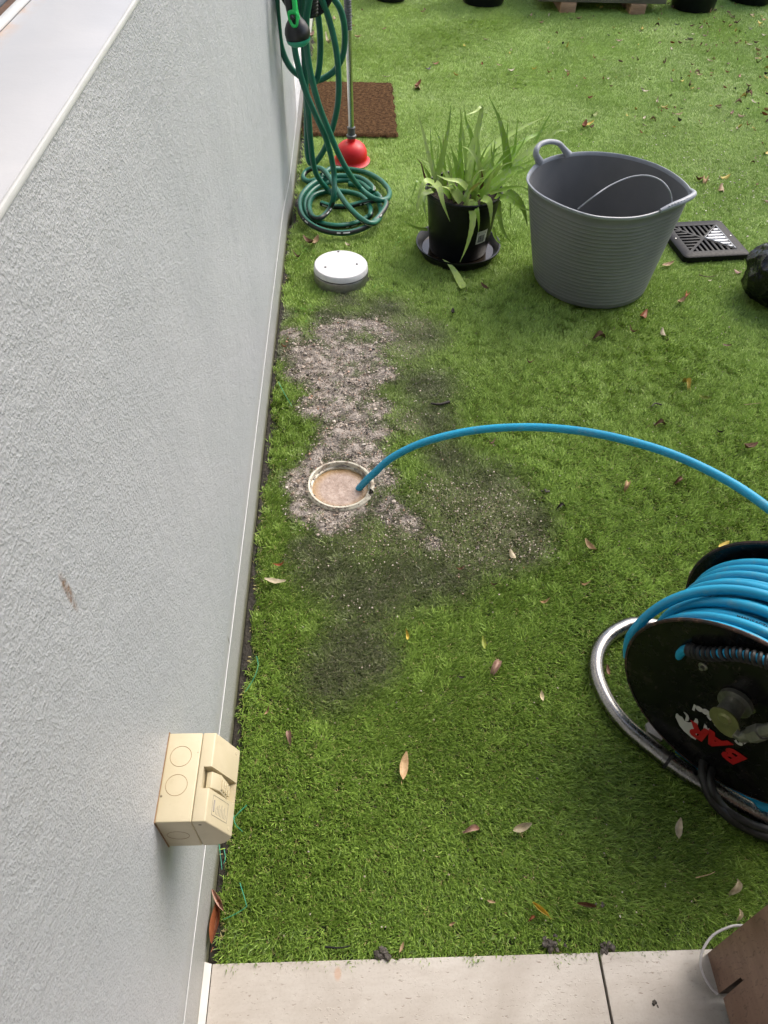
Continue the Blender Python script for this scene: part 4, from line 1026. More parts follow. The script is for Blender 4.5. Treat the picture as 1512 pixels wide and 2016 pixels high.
for k_ in range(34):
    a = r5.uniform(0, 6.28); ro = r5.uniform(.02, .11); h_ = r5.uniform(.06, .19); sp = r5.uniform(.02, .10)
    b0 = Vector((PC.x + ro * math.cos(a), PC.y + ro * math.sin(a), 0.222)); aa = a + r5.uniform(-.6, .6)
    dv_ = Vector((math.cos(aa), math.sin(aa), 0))
    aloe_leaf([b0, b0 + dv_ * sp * .3 + Vector((0, 0, h_ * .45)), b0 + dv_ * sp * .75 + Vector((0, 0, h_ * .8)), b0 + dv_ * sp * 1.4 + Vector((0, 0, h_))], r5.uniform(.007, .014), AM[r5.choice((0, 0, 1, 1))], aloe)
fl = [P(*zq(345, 1362), z=0.045), P(*zq(395, 1400), z=0.035), P(*zq(445, 1470), z=0.015), P(*zq(500, 1570), z=0.006)]
o = aloe_leaf(list(reversed(fl)), 0.0155, AM[1], None, 'fallen_aloe_leaf'); tag(o, 'broken green aloe leaf lying on the turf against the black saucer', 'leaf')

# ------------------------------------------------------------------ GREY FLEXIBLE TUB
TB = Vector((1.158, 2.475, 0)); TT = Vector((1.128, 2.447, 0))
tub = empty('flexible_tub', (TB.x, TB.y, 0)); tag(tub, 'large grey flexible plastic tub with ribbed sides and two handles', 'tub')
rim_px = [(1039, 352), (1046, 334), (1064, 318), (1100, 305), (1150, 299), (1200, 301), (1250, 310), (1300, 327), (1340, 352), (1360, 378), (1340, 398), (1300, 414), (1260, 425), (1220, 428), (1170, 424), (1120, 409), (1075, 388), (1050, 370)]
rimz = [.385, .385, .385, .385, .38, .378, .378, .38, .384, .388, .384, .375, .37, .37, .375, .38, .385, .387]
rimw = [P(a_, b_, z=zz) for (a_, b_), zz in zip(rim_px, rimz)]
rim_s = spline(rimw, 10, True)
NR = len(rim_s)
ctr_r = sum(rim_s, Vector()) / NR
angs = [math.atan2(p.y - ctr_r.y, p.x - ctr_r.x) for p in rim_s]
RB = 0.207
def tub_pt(i, f, off=0.0):
    """f=0 base, f=1 rim"""
    p = rim_s[i % NR]; a = angs[i % NR]
    bp = Vector((TB.x + RB * math.cos(a), TB.y + RB * math.sin(a), 0.0))
    g = f ** 0.93
    q = bp.lerp(Vector((p.x, p.y, 0)), g); q.z = 0.004 + (p.z - 0.004) * f
    d = Vector((math.cos(a), math.sin(a), 0)); return q + d * off
fs_ = []; nrib = 23
prof_f = []
for k in range(nrib):
    f0 = 0.07 + k * 0.86 / nrib
    prof_f += [(f0 - 0.010, 0.0), (f0 - 0.003, 0.0011), (f0 + 0.003, 0.0011), (f0 + 0.010, 0.0)]
prof = [(0.0, -0.012), (0.012, -0.004), (0.03, 0.0)] + prof_f + [(0.955, 0.0), (0.975, 0.004), (0.99, 0.0055), (1.0, 0.004), (1.003, 0.0), (0.995, -0.003), (0.97, -0.0035), (0.5, -0.0035), (0.05, -0.006), (0.03, -0.02)]
b = MB(); n = len(prof)
vs = [tub_pt(i, f, off) for i in range(NR) for f, off in prof]
isrim = [1 if (prof[j][0] > 0.96) else 0 for j in range(n)]
ribf = {j for j in range(3, 3 + 4 * nrib - 1) if (j - 3) % 4 == 1}
fs2 = []; ms2 = []
for i in range(NR):
    for j in range(n - 1):
        i2 = (i + 1) % NR; fs2.append((i * n + j, i2 * n + j, i2 * n + j + 1, i * n + j + 1)); ms2.append(1 if (isrim[j] and isrim[j + 1]) else (2 if j in ribf else 0))
b.add(vs, fs2, ms2)
b.add([tub_pt(i, 0.03, -0.02) for i in range(NR)] + [Vector((TB.x, TB.y, 0.014))], [(i, (i + 1) % NR, NR) for i in range(NR)])
b.build('tub_wall', [M['tub'], M['tub_rim'], M['tub_rib']], tub, smooth=50)
# upright handle at the back left
hp = [P(1060, 322, z=.385), P(1056, 305, y=2.66), P(1062, 288, y=2.67), P(1080, 280, y=2.68), P(1100, 281, y=2.69), P(1112, 292, y=2.69), P(1118, 303, y=2.69)]
hp = [P(1062, 318, z=.386), P(1055, 302, y=2.55), P(1062, 286, y=2.57), P(1080, 279, y=2.60), P(1099, 282, y=2.63), P(1110, 293, y=2.65), P(1118, 304, z=.386)]
b = MB(); b.tube(spline(hp, 8), 0.0085, 12, rfun=lambda t_: 1.0 + 0.75 * abs(2 * t_ - 1) ** 3); b.build('handle', M['tub_rim'], tub)
b = MB(); hh = spline(hp, 8)
for k in range(6, 20, 2): b.box(hh[k] + Vector((-0.002, -0.008, 0.0)), (0.003, 0.003, 0.006))
b.build('handle_grip', M['tub_rim'], tub)
hp = [P(1300, 415, z=.378), P(1322, 405, z=.386), P(1345, 396, z=.392), P(1366, 383, z=.398), P(1360, 374, z=.395)]
b = MB(); b.tube(spline(hp, 8), 0.0085, 12, rfun=lambda t_: 1.2 - 0.5 * abs(2 * t_ - 1) ** 2); b.build('handle', M['tub_rim'], tub)
b = MB(); hh = spline(hp[:4], 8)
for k in range(6, 24, 2): b.box(hh[k] + Vector((-0.001, -0.006, 0.0065)), (0.0035, 0.005, 0.004))
b.build('handle_grip', M['tub_rim'], tub)
# springy hoop inside the tub
flp = [P(1138, 411, z=.365), P(1165, 390, y=2.26), P(1200, 366, y=2.30), P(1240, 349, y=2.33), P(1275, 346, y=2.33), P(1303, 357, y=2.31), P(1319, 378, y=2.29), P(1323, 402, z=.372)]
fsx = spline(flp, 8)
b = MB(); b.tube(fsx, 0.0026, 8)
tag(b.build('bent_hoop', M['tub_rim'], smooth=80), 'thin pale grey hoop springing in an arc inside the big grey tub', 'hoop')

# ------------------------------------------------------------------ SQUARE DRAIN GRATE
gc = [P(1315, 443, z=.02), P(1425, 438, z=.02), P(1473, 503, z=.02), P(1338, 511, z=.02)]
gctr = P(1378, 483, z=.02); 
A_ = Vector((1.826, 2.633, 0)); B_ = Vector((1.815, 2.90, 0)); C_ = Vector((1.548, 2.885, 0)); D_ = Vector((1.540, 2.60, 0))
ctrg = (A_ + B_ + C_ + D_) / 4; ang_g = math.atan2((A_ - D_).y, (A_ - D_).x); HS = 0.138
gr = empty('drain_grate', ctrg, ang_g); tag(gr, 'square black plastic drain grate with slotted triangles lying behind the grey tub', 'drain grate')
RG = Matrix.Rotation(ang_g, 3, 'Z')
def rrect(h, r, n=5):
    out = []
    for (sx, sy, st) in ((1, 1, 0), (-1, 1, 90), (-1, -1, 180), (1, -1, 270)):
        for k in range(n + 1):
            a = R(st + 90 * k / n); out.append((sx * (h - r) + r * math.cos(a), sy * (h - r) + r * math.sin(a)))
    return out
outer = rrect(HS, 0.02); inner = [(max(-0.099, min(0.099, x * 2)), max(-0.099, min(0.099, y * 2))) for x, y in outer]
inner = []
for x, y in outer:
    m_ = max(abs(x), abs(y)); inner.append((x / m_ * 0.099, y / m_ * 0.099))
b = MB(); n = len(outer)
lv = [(outer, 0.0, 1.0), (outer, 0.022, 1.0), (outer, 0.026, 0.965), (inner, 0.026, 1.0), (inner, 0.0, 1.0)]
vs = [];
for poly, z, s_ in lv: vs += [RG @ Vector((x * s_, y * s_, z)) + ctrg for x, y in poly]
b.add(vs, [(l_ * n + i, l_ * n + (i + 1) % n, (l_ + 1) * n + (i + 1) % n, (l_ + 1) * n + i) for l_ in range(4) for i in range(n)])
b.build('rim', M['grate_black'], gr, smooth=40)
b = MB(); b.box(RG @ Vector((0, 0, 0.001)) + ctrg, (0.2, 0.2, 0.004), RG); b.build('slot_floor', M['hole'], gr, smooth=0)
for sgn in (1, -1):
    b = MB(); b.box(RG @ Vector((0, 0, 0.017)) + ctrg, (0.285 - 0.003, 0.011, 0.0165 + 0.0005 * sgn), RG @ Matrix.Rotation(R(45 * sgn), 3, 'Z')); b.build('diagonal_bar', M['grate_black'], gr)
ng_ = 8; pitch = 0.198 / (ng_ + 0.5)
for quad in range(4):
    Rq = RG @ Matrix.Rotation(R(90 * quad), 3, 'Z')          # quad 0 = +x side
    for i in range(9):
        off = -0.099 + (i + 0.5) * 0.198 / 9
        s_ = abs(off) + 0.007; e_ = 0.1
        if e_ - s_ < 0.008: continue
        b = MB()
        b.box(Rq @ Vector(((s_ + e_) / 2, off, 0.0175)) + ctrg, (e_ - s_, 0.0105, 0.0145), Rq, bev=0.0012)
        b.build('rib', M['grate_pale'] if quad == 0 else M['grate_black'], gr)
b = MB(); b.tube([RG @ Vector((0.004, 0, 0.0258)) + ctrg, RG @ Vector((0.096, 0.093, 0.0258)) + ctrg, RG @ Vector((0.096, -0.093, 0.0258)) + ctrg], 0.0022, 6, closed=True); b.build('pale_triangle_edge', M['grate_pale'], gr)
for sx in (-1, 1):
    b = MB(); b.lathe([(0, 0.0285), (0.003, 0.028), (0.004, 0.025)], RG @ Vector((sx * 0.118, 0.004, 0)) + ctrg, 10); b.build('screw', M['chrome'], gr)

# ------------------------------------------------------------------ BLACK BAG at the right edge
bc = Vector((1.885, 2.36, 0.10))
bm = bmesh.new(); bmesh.ops.create_icosphere(bm, subdivisions=6, radius=1.0)
from mathutils import noise as mn
def ridge(p): return 1 - abs(mn.noise(p)) * 2
for v in bm.verts:
    d = v.co.normalized(); q = Vector((d.x, d.y, d.z * 0.45))
    w1 = mn.noise(d * 1.7 + Vector((3, 1, 2))) * 0.11 + 0.06 * ridge(q * 2.6 + Vector((7, 0, 0))) ** 3 + 0.02 * ridge(q * 6 + Vector((1, 5, 5))) ** 2
    v.co = Vector((d.x * 0.215, d.y * 0.18, d.z * 0.15)) * (0.86 + w1)
    v.co.z = max(v.co.z, -0.098)
me = bpy.data.meshes.new('rubbish_bag'); bm.to_mesh(me); bm.free(); me.materials.append(M['bag']); me.polygons.foreach_set('use_smooth', [True] * len(me.polygons))
o = bpy.data.objects.new('rubbish_bag', me); COL.objects.link(o); o.location = bc
tag(o, 'shiny crumpled black plastic bag cut off by the right edge', 'bag')

# ------------------------------------------------------------------ POTS and planter along the far edge
def far_pot(cx, cy, r, h, label):
    e = empty('large_pot', (cx, cy, 0)); tag(e, label, 'plant pot', 'black pots along the far edge of the lawn')
    b = MB(); b.lathe([(0, 0.004), (r * 0.92, 0.004), (r * 0.97, 0.02), (r * 1.12, h - 0.03), (r * 1.2, h - 0.03), (r * 1.2, h), (r * 1.13, h), (r * 1.1, h - 0.05), (0, h - 0.05)], (cx, cy, 0), 40); b.build('pot_body', M['pot'], e)
    b = MB(); b.lathe([(0, h - 0.045), (r * 1.1, h - 0.047)], (cx, cy, 0), 24); b.build('soil', M['pot_soil'], e)
    rr_ = random.Random(int(cx * 100)); b = MB()
    for i in range(160):
        a = rr_.uniform(0, 6.28); q = rr_.uniform(0, r * 1.3); hh_ = h + rr_.uniform(0.0, 0.5); l = rr_.uniform(.03, .06)
        p = Vector((cx + q * math.cos(a), cy + q * math.sin(a), hh_)); d = Vector((rr_.uniform(-1, 1), rr_.uniform(-1, 1), rr_.uniform(-.4, .7))).normalized(); s_ = d.orthogonal().normalized() * l * 0.3
        b.add([p, p + d * l * .5 + s_, p + d * l, p + d * l * .5 - s_], [(0, 1, 2, 3)])
    b.tube([(cx, cy, h - 0.05), (cx + 0.01, cy, h + 0.4)], 0.008, 6)
    b.build('foliage', AM[0], e, smooth=0)
q = P(955, 16); far_pot(q.x, q.y + 0.135, 0.148, 0.30, 'black pot between the leftmost pot and the wooden planter')
q = P(769, 7); far_pot(q.x, q.y + 0.105, 0.115, 0.28, 'leftmost black pot at the top edge, its base only just in frame')
q = P(1374, 28); far_pot(q.x, q.y + 0.14, 0.152, 0.30, 'black pot just right of the wooden planter with leaves gathered round it')
q = P(1488, 13); far_pot(q.x, q.y + 0.145, 0.16, 0.30, 'dark pot at the top right corner of the lawn, half out of frame')
pe = empty('wooden_planter', (1.96, 6.0, 0)); tag(pe, 'long weathered wooden planter box raised on raw timber blocks', 'planter')
fy = 5.83; xa, xb = P(1060, 6, y=fy).x, P(1311, 9, y=fy).x; pxm = (xa + xb) / 2
for i in range(4):
    b = MB(); b.box((pxm, fy + 0.009, 0.112 + i * 0.107), (xb - xa, 0.018, 0.104), bev=0.002); b.build('board', M['board'], pe)
    b = MB(); b.box((pxm, fy + 0.511, 0.112 + i * 0.107), (xb - xa, 0.018, 0.104)); b.build('board', M['board'], pe)
    for sx in (xa + 0.009, xb - 0.009):
        b = MB(); b.box((sx, fy + 0.26, 0.112 + i * 0.107), (0.0175, 0.478, 0.1035)); b.build('board', M['board'], pe)
b = MB(); b.box((pxm, fy + 0.26, 0.065), (xb - xa - 0.04, 0.48, 0.012)); b.build('floor_board', M['board'], pe)
b = MB(); b.box((pxm, fy + 0.26, 0.46), (xb - xa - 0.04, 0.478, 0.02)); b.build('soil', M['pot_soil'], pe)
b = MB(); b.box((xa + 0.02, fy - 0.004, 0.10), (0.045, 0.007, 0.06)); b.build('corner_block', M['raw'], pe)
for px_ in (1118, 1256):
    q = P(px_, 20, y=fy - 0.01)
    b = MB(); b.box((q.x, fy + 0.24, 0.027), (0.105, 0.50, 0.062), bev=0.002); b.build('foot_block', M['raw'], pe)

# ------------------------------------------------------------------ HOSE REEL
RCc = Vector((0.964, 0.595, 0.243)); AZ = 0.771
Nn = Vector((math.cos(AZ), math.sin(AZ), 0)); Uu = Vector((-math.sin(AZ), math.cos(AZ), 0)); Vv = Vector((0, 0, 1))
# Uu points to the photo's left along the disc, Vv up, Nn away from the camera through the drum
def RP(u, v, w_): return RCc + Uu * u + Vv * v + Nn * w_
RR = 0.22
def on_disc(px, py, w_=0.0):
    """disc-plane coordinates of a photo pixel"""
    d = np.array([px - 756.0, py - 1008.0, F]); r = Vector((d @ RX, d @ RY, d @ RZ)); c0 = RP(0, 0, w_) - Vector(CAM)
    p = Vector(CAM) + r * (c0.dot(Nn) / r.dot(Nn)) - RP(0, 0, w_); return p.dot(Uu), p.dot(Vv)
rq = Matrix((Uu, Vv, Nn)).transposed()
if rq.determinant() < 0: rq = Matrix((-Uu, Vv, Nn)).transposed()
reel = empty('hose_reel', (RCc.x, RCc.y, 0)); tag(reel, 'black jetting hose reel wound with blue hose on a bent stainless tube stand', 'hose reel')
DISH = lambda r_: 0.016 * (1 - (r_ / 0.07) ** 2) ** 2 if r_ < 0.07 else 0.0
for (w_, sgn, nm) in ((0.0, 1, 'near_flange'), (0.25, -1, 'far_flange')):
    b = MB(); radii = [0.01 * k_ for k_ in range(0, 22)]
    prof = [(r_, sgn * DISH(r_) - 0.0014 * sgn) for r_ in radii] + [(RR - 0.002, -0.003 * sgn)]
    b.lathe(prof, RP(0, 0, w_), 96, rot=rq)
    b.lathe([(RR - 0.004, 0.003 * sgn), (0.18, 0.0018 * sgn), (0.05, 0.0018 * sgn)], RP(0, 0, w_), 96, rot=rq)
    fl_o = b.build('flange', M['enamel'], reel, smooth=60)
    b = MB(); b.lathe([(RR - 0.004, -0.0036 * sgn), (RR, -0.004 * sgn), (RR + 0.002, -0.001 * sgn), (RR, 0.003 * sgn), (RR - 0.004, 0.0032 * sgn)], RP(0, 0, w_), 96, rot=rq)
    b.build('rolled_edge', M['rust_edge'], fl_o)
    if sgn == 1: near = fl_o
b = MB(); b.lathe([(0.06, 0.034), (0.06, 0.216)], RP(0, 0, 0), 40, rot=rq); b.build('drum', M['enamel'], reel)
# wound blue hose
BR = 0.0098
wrap = random.Random(5)
def turn(r0, w0, w1, a0=0.0, a1=2 * PI, du=0, dv=0, wob=0.0, n=72):
    ph = wrap.uniform(0, 6.28)
    return [RP(du + (r0 + wob * math.sin(2 * a + ph)) * math.cos(a), dv + (r0 + wob * math.sin(2 * a + ph)) * math.sin(a), w0 + (w1 - w0) * k / n + wob * 0.8 * math.sin(a + ph)) for k, a in enumerate([a0 + (a1 - a0) * k / n for k in range(n + 1)])]
b = MB()
for i in range(11): b.tube(turn(0.148, 0.016 + i * 0.0212, 0.016 + (i + 1) * 0.0212), BR, 10, caps=False)
b.build('inner_winding', M['blue_hose'], reel, smooth=80)
outer_t = []
for i, (r0, w0, w1, wob) in enumerate([(0.190, 0.017, 0.032, .003), (0.197, 0.041, 0.060, .004), (0.182, 0.064, 0.074, .003), (0.200, 0.085, 0.100, .004), (0.180, 0.105, 0.116, .001), (0.198, 0.130, 0.146, .003), (0.190, 0.151, 0.163, .001), (0.193, 0.172, 0.185, .001), (0.191, 0.194, 0.206, .001), (0.192, 0.215, 0.228, .001)]):
    tn = turn(r0, w0, w1, wob=wob, n=96); outer_t.append((r0, w0, w1, tn))
    b = MB(); b.tube(tn, BR, 12, caps=False); b.build('hose_turn', M['blue_hose'], reel, smooth=80)
# loose turn sagging out on the left
lt = [RP(0.224 * math.cos(a) + 0.004, 0.205 * math.sin(a), 0.018 + 0.10 * max(0, math.sin(a)) ** 1.0) for a in np.arange(-0.35, 2.5, 0.08)]
b = MB(); b.tube(lt, BR, 12); b.build('loose_turn', M['blue_hose'], reel, smooth=80)
# slack belly showing below the near flange
lo = [RP(*on_disc(px_, py_, 0.012), 0.012) for px_, py_ in ((1330, 1478), (1362, 1512), (1400, 1543), (1440, 1566), (1480, 1581), (1512, 1590), (1545, 1596))]
lo = [Vector((p.x, p.y, max(0.012, p.z))) for p in lo]
b = MB(); b.tube(spline(lo, 8), BR * 0.95, 12); b.build('slack_turn', M['blue_hose'], reel, smooth=80)
# print on one turn
def text_mesh(s_, size, bold=0.0, shear=0.0, extrude=0.0003):
    cu = bpy.data.curves.new('txt', 'FONT'); cu.body = s_; cu.size = size; cu.offset = bold; cu.shear = shear; cu.extrude = extrude
    cu.align_x = 'CENTER'; cu.align_y = 'CENTER'; cu.resolution_u = 3
    ob = bpy.data.objects.new('txt', cu); COL.objects.link(ob)
    bpy.context.view_layer.update()
    me = bpy.data.meshes.new_from_object(ob.evaluated_get(bpy.context.evaluated_depsgraph_get()))
    COL.objects.unlink(ob); bpy.data.objects.remove(ob); bpy.data.curves.remove(cu)
    return me
def place_mesh(mb, me, mat4):
    mb.add([mat4 @ v.co for v in me.vertices], [tuple(p.vertices) for p in me.polygons])
glyph = {}
b = MB(); r0, w0, w1, tn = outer_t[2]
s_ = 'MANUFACTURED IN ITALY'
for i, chh in enumerate(s_):
    if chh == ' ': continue
    if chh not in glyph: glyph[chh] = text_mesh(chh, 0.0085, 0.0002, extrude=0.0001)
    a = R(62) + i * 0.0062 / 0.19
    k = a / (2 * PI); wv_ = w0 + (w1 - w0) * k
    rad = Uu * math.cos(a) + Vv * math.sin(a); tan = -Uu * math.sin(a) + Vv * math.cos(a)
    nrm_ = (rad * 0.8 - Nn * 0.6).normalized(); upv = nrm_.cross(tan).normalized()
    pos_ = RP(r0 * math.cos(a), r0 * math.sin(a), wv_) + nrm_ * (BR + 0.0003)
    m4 = Matrix((tan, upv, nrm_)).transposed().to_4x4(); m4.translation = pos_
    place_mesh(b, glyph[chh], m4)
b.build('hose_print', M['print_black'], reel, smooth=0)
# hub: recessed boss with rings, block and zinc end plate
hubq = rq
HU, HV = on_disc(1462, 1364, 0.02)
HP = lambda u, v, w_: RP(HU + u, HV + v, w_ + 0.008)
b = MB()
for i in range(4): b.lathe([(0.030, 0.022 - i * 0.008), (0.0375 - i * .0008, 0.021 - i * 0.008), (0.0375 - i * .0008, 0.018 - i * 0.008), (0.030, 0.017 - i * 0.008)], HP(0, 0, 0), 40, rot=hubq)
b.lathe([(0.029, 0.03), (0.029, -0.0118), (0.0, -0.0118)], HP(0, 0, 0), 40, rot=hubq); b.build('spring_boss', M['steel'], reel)
b = MB(); b.lathe([(0.0, -0.012), (0.031, -0.012), (0.031, -0.021), (0.0, -0.021)], HP(0, 0, 0), 40, rot=hubq); b.build('washer', M['dull_metal'], reel)
b = MB(); b.lathe([(0.0, -0.021), (0.020, -0.021), (0.021, -0.055), (0.0, -0.055)], HP(0.0, -0.002, 0), 28, rot=hubq); b.build('swivel_block', M['dull_metal'], reel)
b = MB(); pp_ = []
for k in range(28):
    a = 2 * PI * k / 28; r_ = 0.0265 * (1 + 0.6 * max(0, math.cos(a - R(228))) ** 3)
    pp_.append((r_ * math.cos(a), r_ * math.sin(a)))
vv = [HP(0.0 + x, -0.004 + y, -0.056) for x, y in pp_] + [HP(0.0 + x, -0.004 + y, -0.059) for x, y in pp_]
b.add(vv, [tuple(range(28)), tuple(reversed(range(28, 56)))] + [(i, (i + 1) % 28, 28 + (i + 1) % 28, 28 + i) for i in range(28)]); plate = b.build('end_plate', M['olive_metal'], reel)
b = MB(); b.lathe([(0.0, -0.062), (0.009, -0.062), (0.011, -0.0605), (0.013, -0.0595), (0.013, -0.059)], HP(0.0, 0.0, 0), 24, rot=hubq); b.build('retaining_cap', M['olive_metal'], plate)
fit = [RP(*on_disc(a_, b_, -0.05), -0.05) for a_, b_ in ((1448, 1440), (1462, 1450), (1480, 1447), (1500, 1440), (1530, 1432), (1570, 1425))]
b = MB(); b.tube(fit[:3], 0.0115, 12); b.tube(fit[2:4], 0.0155, 6); b.tube(fit[3:5], 0.011, 14); b.tube([fit[4], fit[5]], 0.014, 6); b.build('pipe_fitting', M['dull_metal'], reel)
for a_, b_ in ((1385, 1311),):
    u_, v_ = on_disc(a_, b_); b = MB(); b.lathe([(0, -0.010), (0.004, -0.010), (0.0045, -0.004), (0.0085, -0.003), (0.009, 0.0)], RP(u_, v_, 0), 16, rot=hubq); b.build('bolt', M['dull_metal'], near)
# hose tail with black spring guard passing through the flange
gpts = spline([RP(*on_disc(a_, b_, ww), ww) for a_, b_, ww in ((1336, 1300, .015), (1340, 1286, .0), (1352, 1278, -.010), (1368, 1283, -.016), (1400, 1288, -.018), (1440, 1287, -.018), (1480, 1293, -.018), (1520, 1306, -.016), (1560, 1330, -.010))], 10)
b = MB(); b.tube(gpts, 0.0085, 12); b.build('hose_tail', M['blue_hose'], reel)
hel = []
T_ = len(gpts)
for k in range(0, (T_ - 24) * 10):
    f = 24 + k / 10; i0 = int(f); 
    if i0 >= T_ - 1: break
    p = gpts[i0].lerp(gpts[i0 + 1], f - i0); tg = (gpts[i0 + 1] - gpts[i0]).normalized(); n1 = Vector((0, 0, 1)); n1 = (n1 - tg * n1.dot(tg)).normalized(); n2 = tg.cross(n1)
    a = f * 2.05; hel.append(p + (n1 * math.cos(a) + n2 * math.sin(a)) * 0.0095)
b = MB(); b.tube(hel, 0.0042, 6); b.build('spring_guard', M['rubber'], reel)
# lettering on the near flange
def frame_on_disc(px0, py0, px1, py1):
    """text frame: centre at first pixel, reading direction towards the second"""
    u0, v0 = on_disc(px0, py0); u1, v1 = on_disc(px1, py1)
    wz = -0.0045
    d = (Uu * (u1 - u0) + Vv * (v1 - v0)).normalized(); nn_ = -Nn; up_ = nn_.cross(d).normalized()
    rad_ = math.hypot(u0, v0); wz = DISH(rad_) - 0.0022
    m4 = Matrix((d, up_, nn_)).transposed().to_4x4(); m4.translation = RP(u0, v0, wz); return m4
def decal(name, s_, size, px0, px1, mat, bold=0.0, shear=0.0, sx=1.0, lift=0.0):
    me_ = text_mesh(s_, size, bold, shear, 0.0002); m4 = frame_on_disc(*px0, *px1)
    m4 = m4 @ Matrix.Diagonal((sx, 1, 1, 1)); b = MB(); place_mesh(b, me_, m4); out = []
    for k_, p in enumerate(b.v):
        p = Vector(p) - RCc; u_, v_ = p.dot(Uu), p.dot(Vv); out.append(RP(u_, v_, DISH(math.hypot(u_, v_)) - 0.0022 - lift - 0.0004 * (me_.vertices[k_].co.z > 0)))
    b.v = [tuple(p) for p in out]; return b.build(name, mat, near, smooth=0)
for chh, c0, c1, sz_ in (('B', (1449, 1489), (1407, 1458), 0.060), ('A', (1415, 1458), (1380, 1435), 0.060), ('R', (1380, 1440), (1347, 1421), 0.060)):
    decal('brand_letter', chh, sz_, c0, c1, M['decal_red'], 0.0028, 0.22, 1.02, 0.0006)
for chh, c0, c1 in (('R', (1401, 1410), (1390, 1398)), ('e', (1389, 1402), (1378, 1393)), ('e', (1377.5, 1395.5), (1366, 1388)), ('l', (1368, 1391), (1358, 1385)), ('l', (1415, 1425), (1403, 1413))):
    decal('small_letter', chh, 0.0245, c0, c1, M['decal_white'], 0.0011, 0, 1.1)
decal('small_letter', 'S', 0.03, (1459, 1458), (1447, 1448), M['decal_white'], 0.0014, 0, 1.1)
# white creature emblem reaching out beside the letters
sil = [(1332, 1404), (1335, 1403), (1338, 1407), (1344, 1410), (1349, 1418), (1357, 1421), (1366, 1420), (1369, 1416), (1370, 1413), (1374, 1414), (1376, 1420), (1374, 1428), (1384, 1431), (1395, 1436), (1402, 1434), (1398, 1430), (1388, 1425), (1392, 1424), (1402, 1430), (1404, 1436), (1398, 1441), (1380, 1440), (1376, 1452), (1372, 1456), (1360, 1449), (1346, 1437), (1338, 1427), (1334, 1416), (1331, 1410)]
sil = [(1332, 1404), (1335, 1403), (1338, 1407), (1344, 1410), (1349, 1418), (1357, 1421), (1366, 1420), (1369, 1416), (1370, 1413), (1374, 1414), (1376, 1420), (1374, 1428), (1376, 1434), (1373, 1444), (1371, 1455), (1362, 1450), (1348, 1438), (1339, 1427), (1334, 1416), (1331, 1410)]
arm = [(1347, 1400), (1351, 1402), (1356, 1407), (1358, 1413), (1356, 1418), (1350, 1418), (1351, 1412), (1352, 1408)]
wing = [(1388, 1423), (1392, 1427), (1394, 1433), (1398, 1432), (1397, 1437), (1390, 1438), (1386, 1432)]
b = MB()
for poly in (sil, arm, wing):
    q_ = [on_disc(*p) for p in poly]; n = len(q_)
    vs = [RP(u, v, DISH(math.hypot(u, v)) - 0.0021) for u, v in q_] + [RP(u, v, DISH(math.hypot(u, v)) - 0.0026) for u, v in q_]
    b.add(vs, [tuple(range(n)), tuple(reversed(range(n, 2 * n)))] + [(i, (i + 1) % n, n + (i + 1) % n, n + i) for i in range(n)])
b.build('emblem', M['decal_white'], near, smooth=0)
# bent stainless stand
TR = 0.0178; TZ = 0.014
cpx = [(1600, 1655), (1560, 1638), (1512, 1613), (1461, 1586), (1414, 1559), (1366, 1531), (1318, 1499), (1271, 1462), (1233, 1429), (1203, 1392), (1182, 1352), (1173, 1317), (1177, 1284), (1194, 1256), (1220, 1238), (1248, 1229)]
tp = [P(a_, b_, z=TZ) for a_, b_ in cpx]
last = tp[-1]; dd_ = (tp[-1] - tp[-2]).normalized()
tp += [last + Vector((0.06, -0.008, 0)), last + Vector((0.12, -0.045, 0)), last + Vector((0.32, -0.245, 0))]
b = MB(); b.tube(spline(tp, 8), TR, 20); b.build('tube_stand', M['steel'], reel, smooth=80)
s_px = P(1316, 1497, z=TZ); tdir = (P(1366, 1531, z=TZ) - P(1271, 1462, z=TZ)).normalized()
b = MB(); b.lathe([(TR + 0.0005, -0.0035), (TR + 0.002, -0.003), (TR + 0.002, 0.003), (TR + 0.0005, 0.0035)], s_px, 28, rot=tdir.to_track_quat('Z', 'Y').to_matrix()); b.build('cable_tie', M['rubber'], reel)
# uprights carrying the axle, right of the frame
b = MB(); b.tube(spline([tp[0] + Vector((0, 0, 0)), RP(-0.20, -0.16, -0.03), RP(-0.12, -0.02, -0.04), RP(-0.03, 0.0, -0.045)], 6), 0.012, 12) if False else None
# black supply hoses over the stand
for k, (l_, lab) in enumerate((([(1385, 1500, .05), (1384, 1525, .055), (1392, 1553, .05), (1408, 1582, .035), (1440, 1612, .02), (1480, 1635, .015), (1530, 1653, .015), (1600, 1672, .015)], 0), ([(1402, 1512, .05), (1398, 1532, .06), (1404, 1558, .058), (1425, 1590, .03), (1462, 1615, .028), (1500, 1630, .025), (1560, 1648, .02)], 1))):
    b = MB(); b.tube(spline([P(a_, b_, z=z_) for a_, b_, z_ in l_], 8), 0.0098 if k == 0 else 0.0085, 12)
    tag(b.build('supply_hose', M['rubber'], smooth=80), ('thick black rubber hose draped over the steel tube stand, outer of the two', 'thinner black rubber hose draped over the steel tube stand, inner of the two')[k], 'hose')
b = MB(); q_ = [P(1268, 1430), P(1277, 1423), P(1303, 1447), P(1300, 1462), P(1272, 1445)]; b.prism([(p.x, p.y) for p in q_], 0.003, 0.012)
tag(b.build('pale_board_scrap', M['tile'], smooth=0), 'small pale board corner poking out from under the hose reel', 'board scrap')

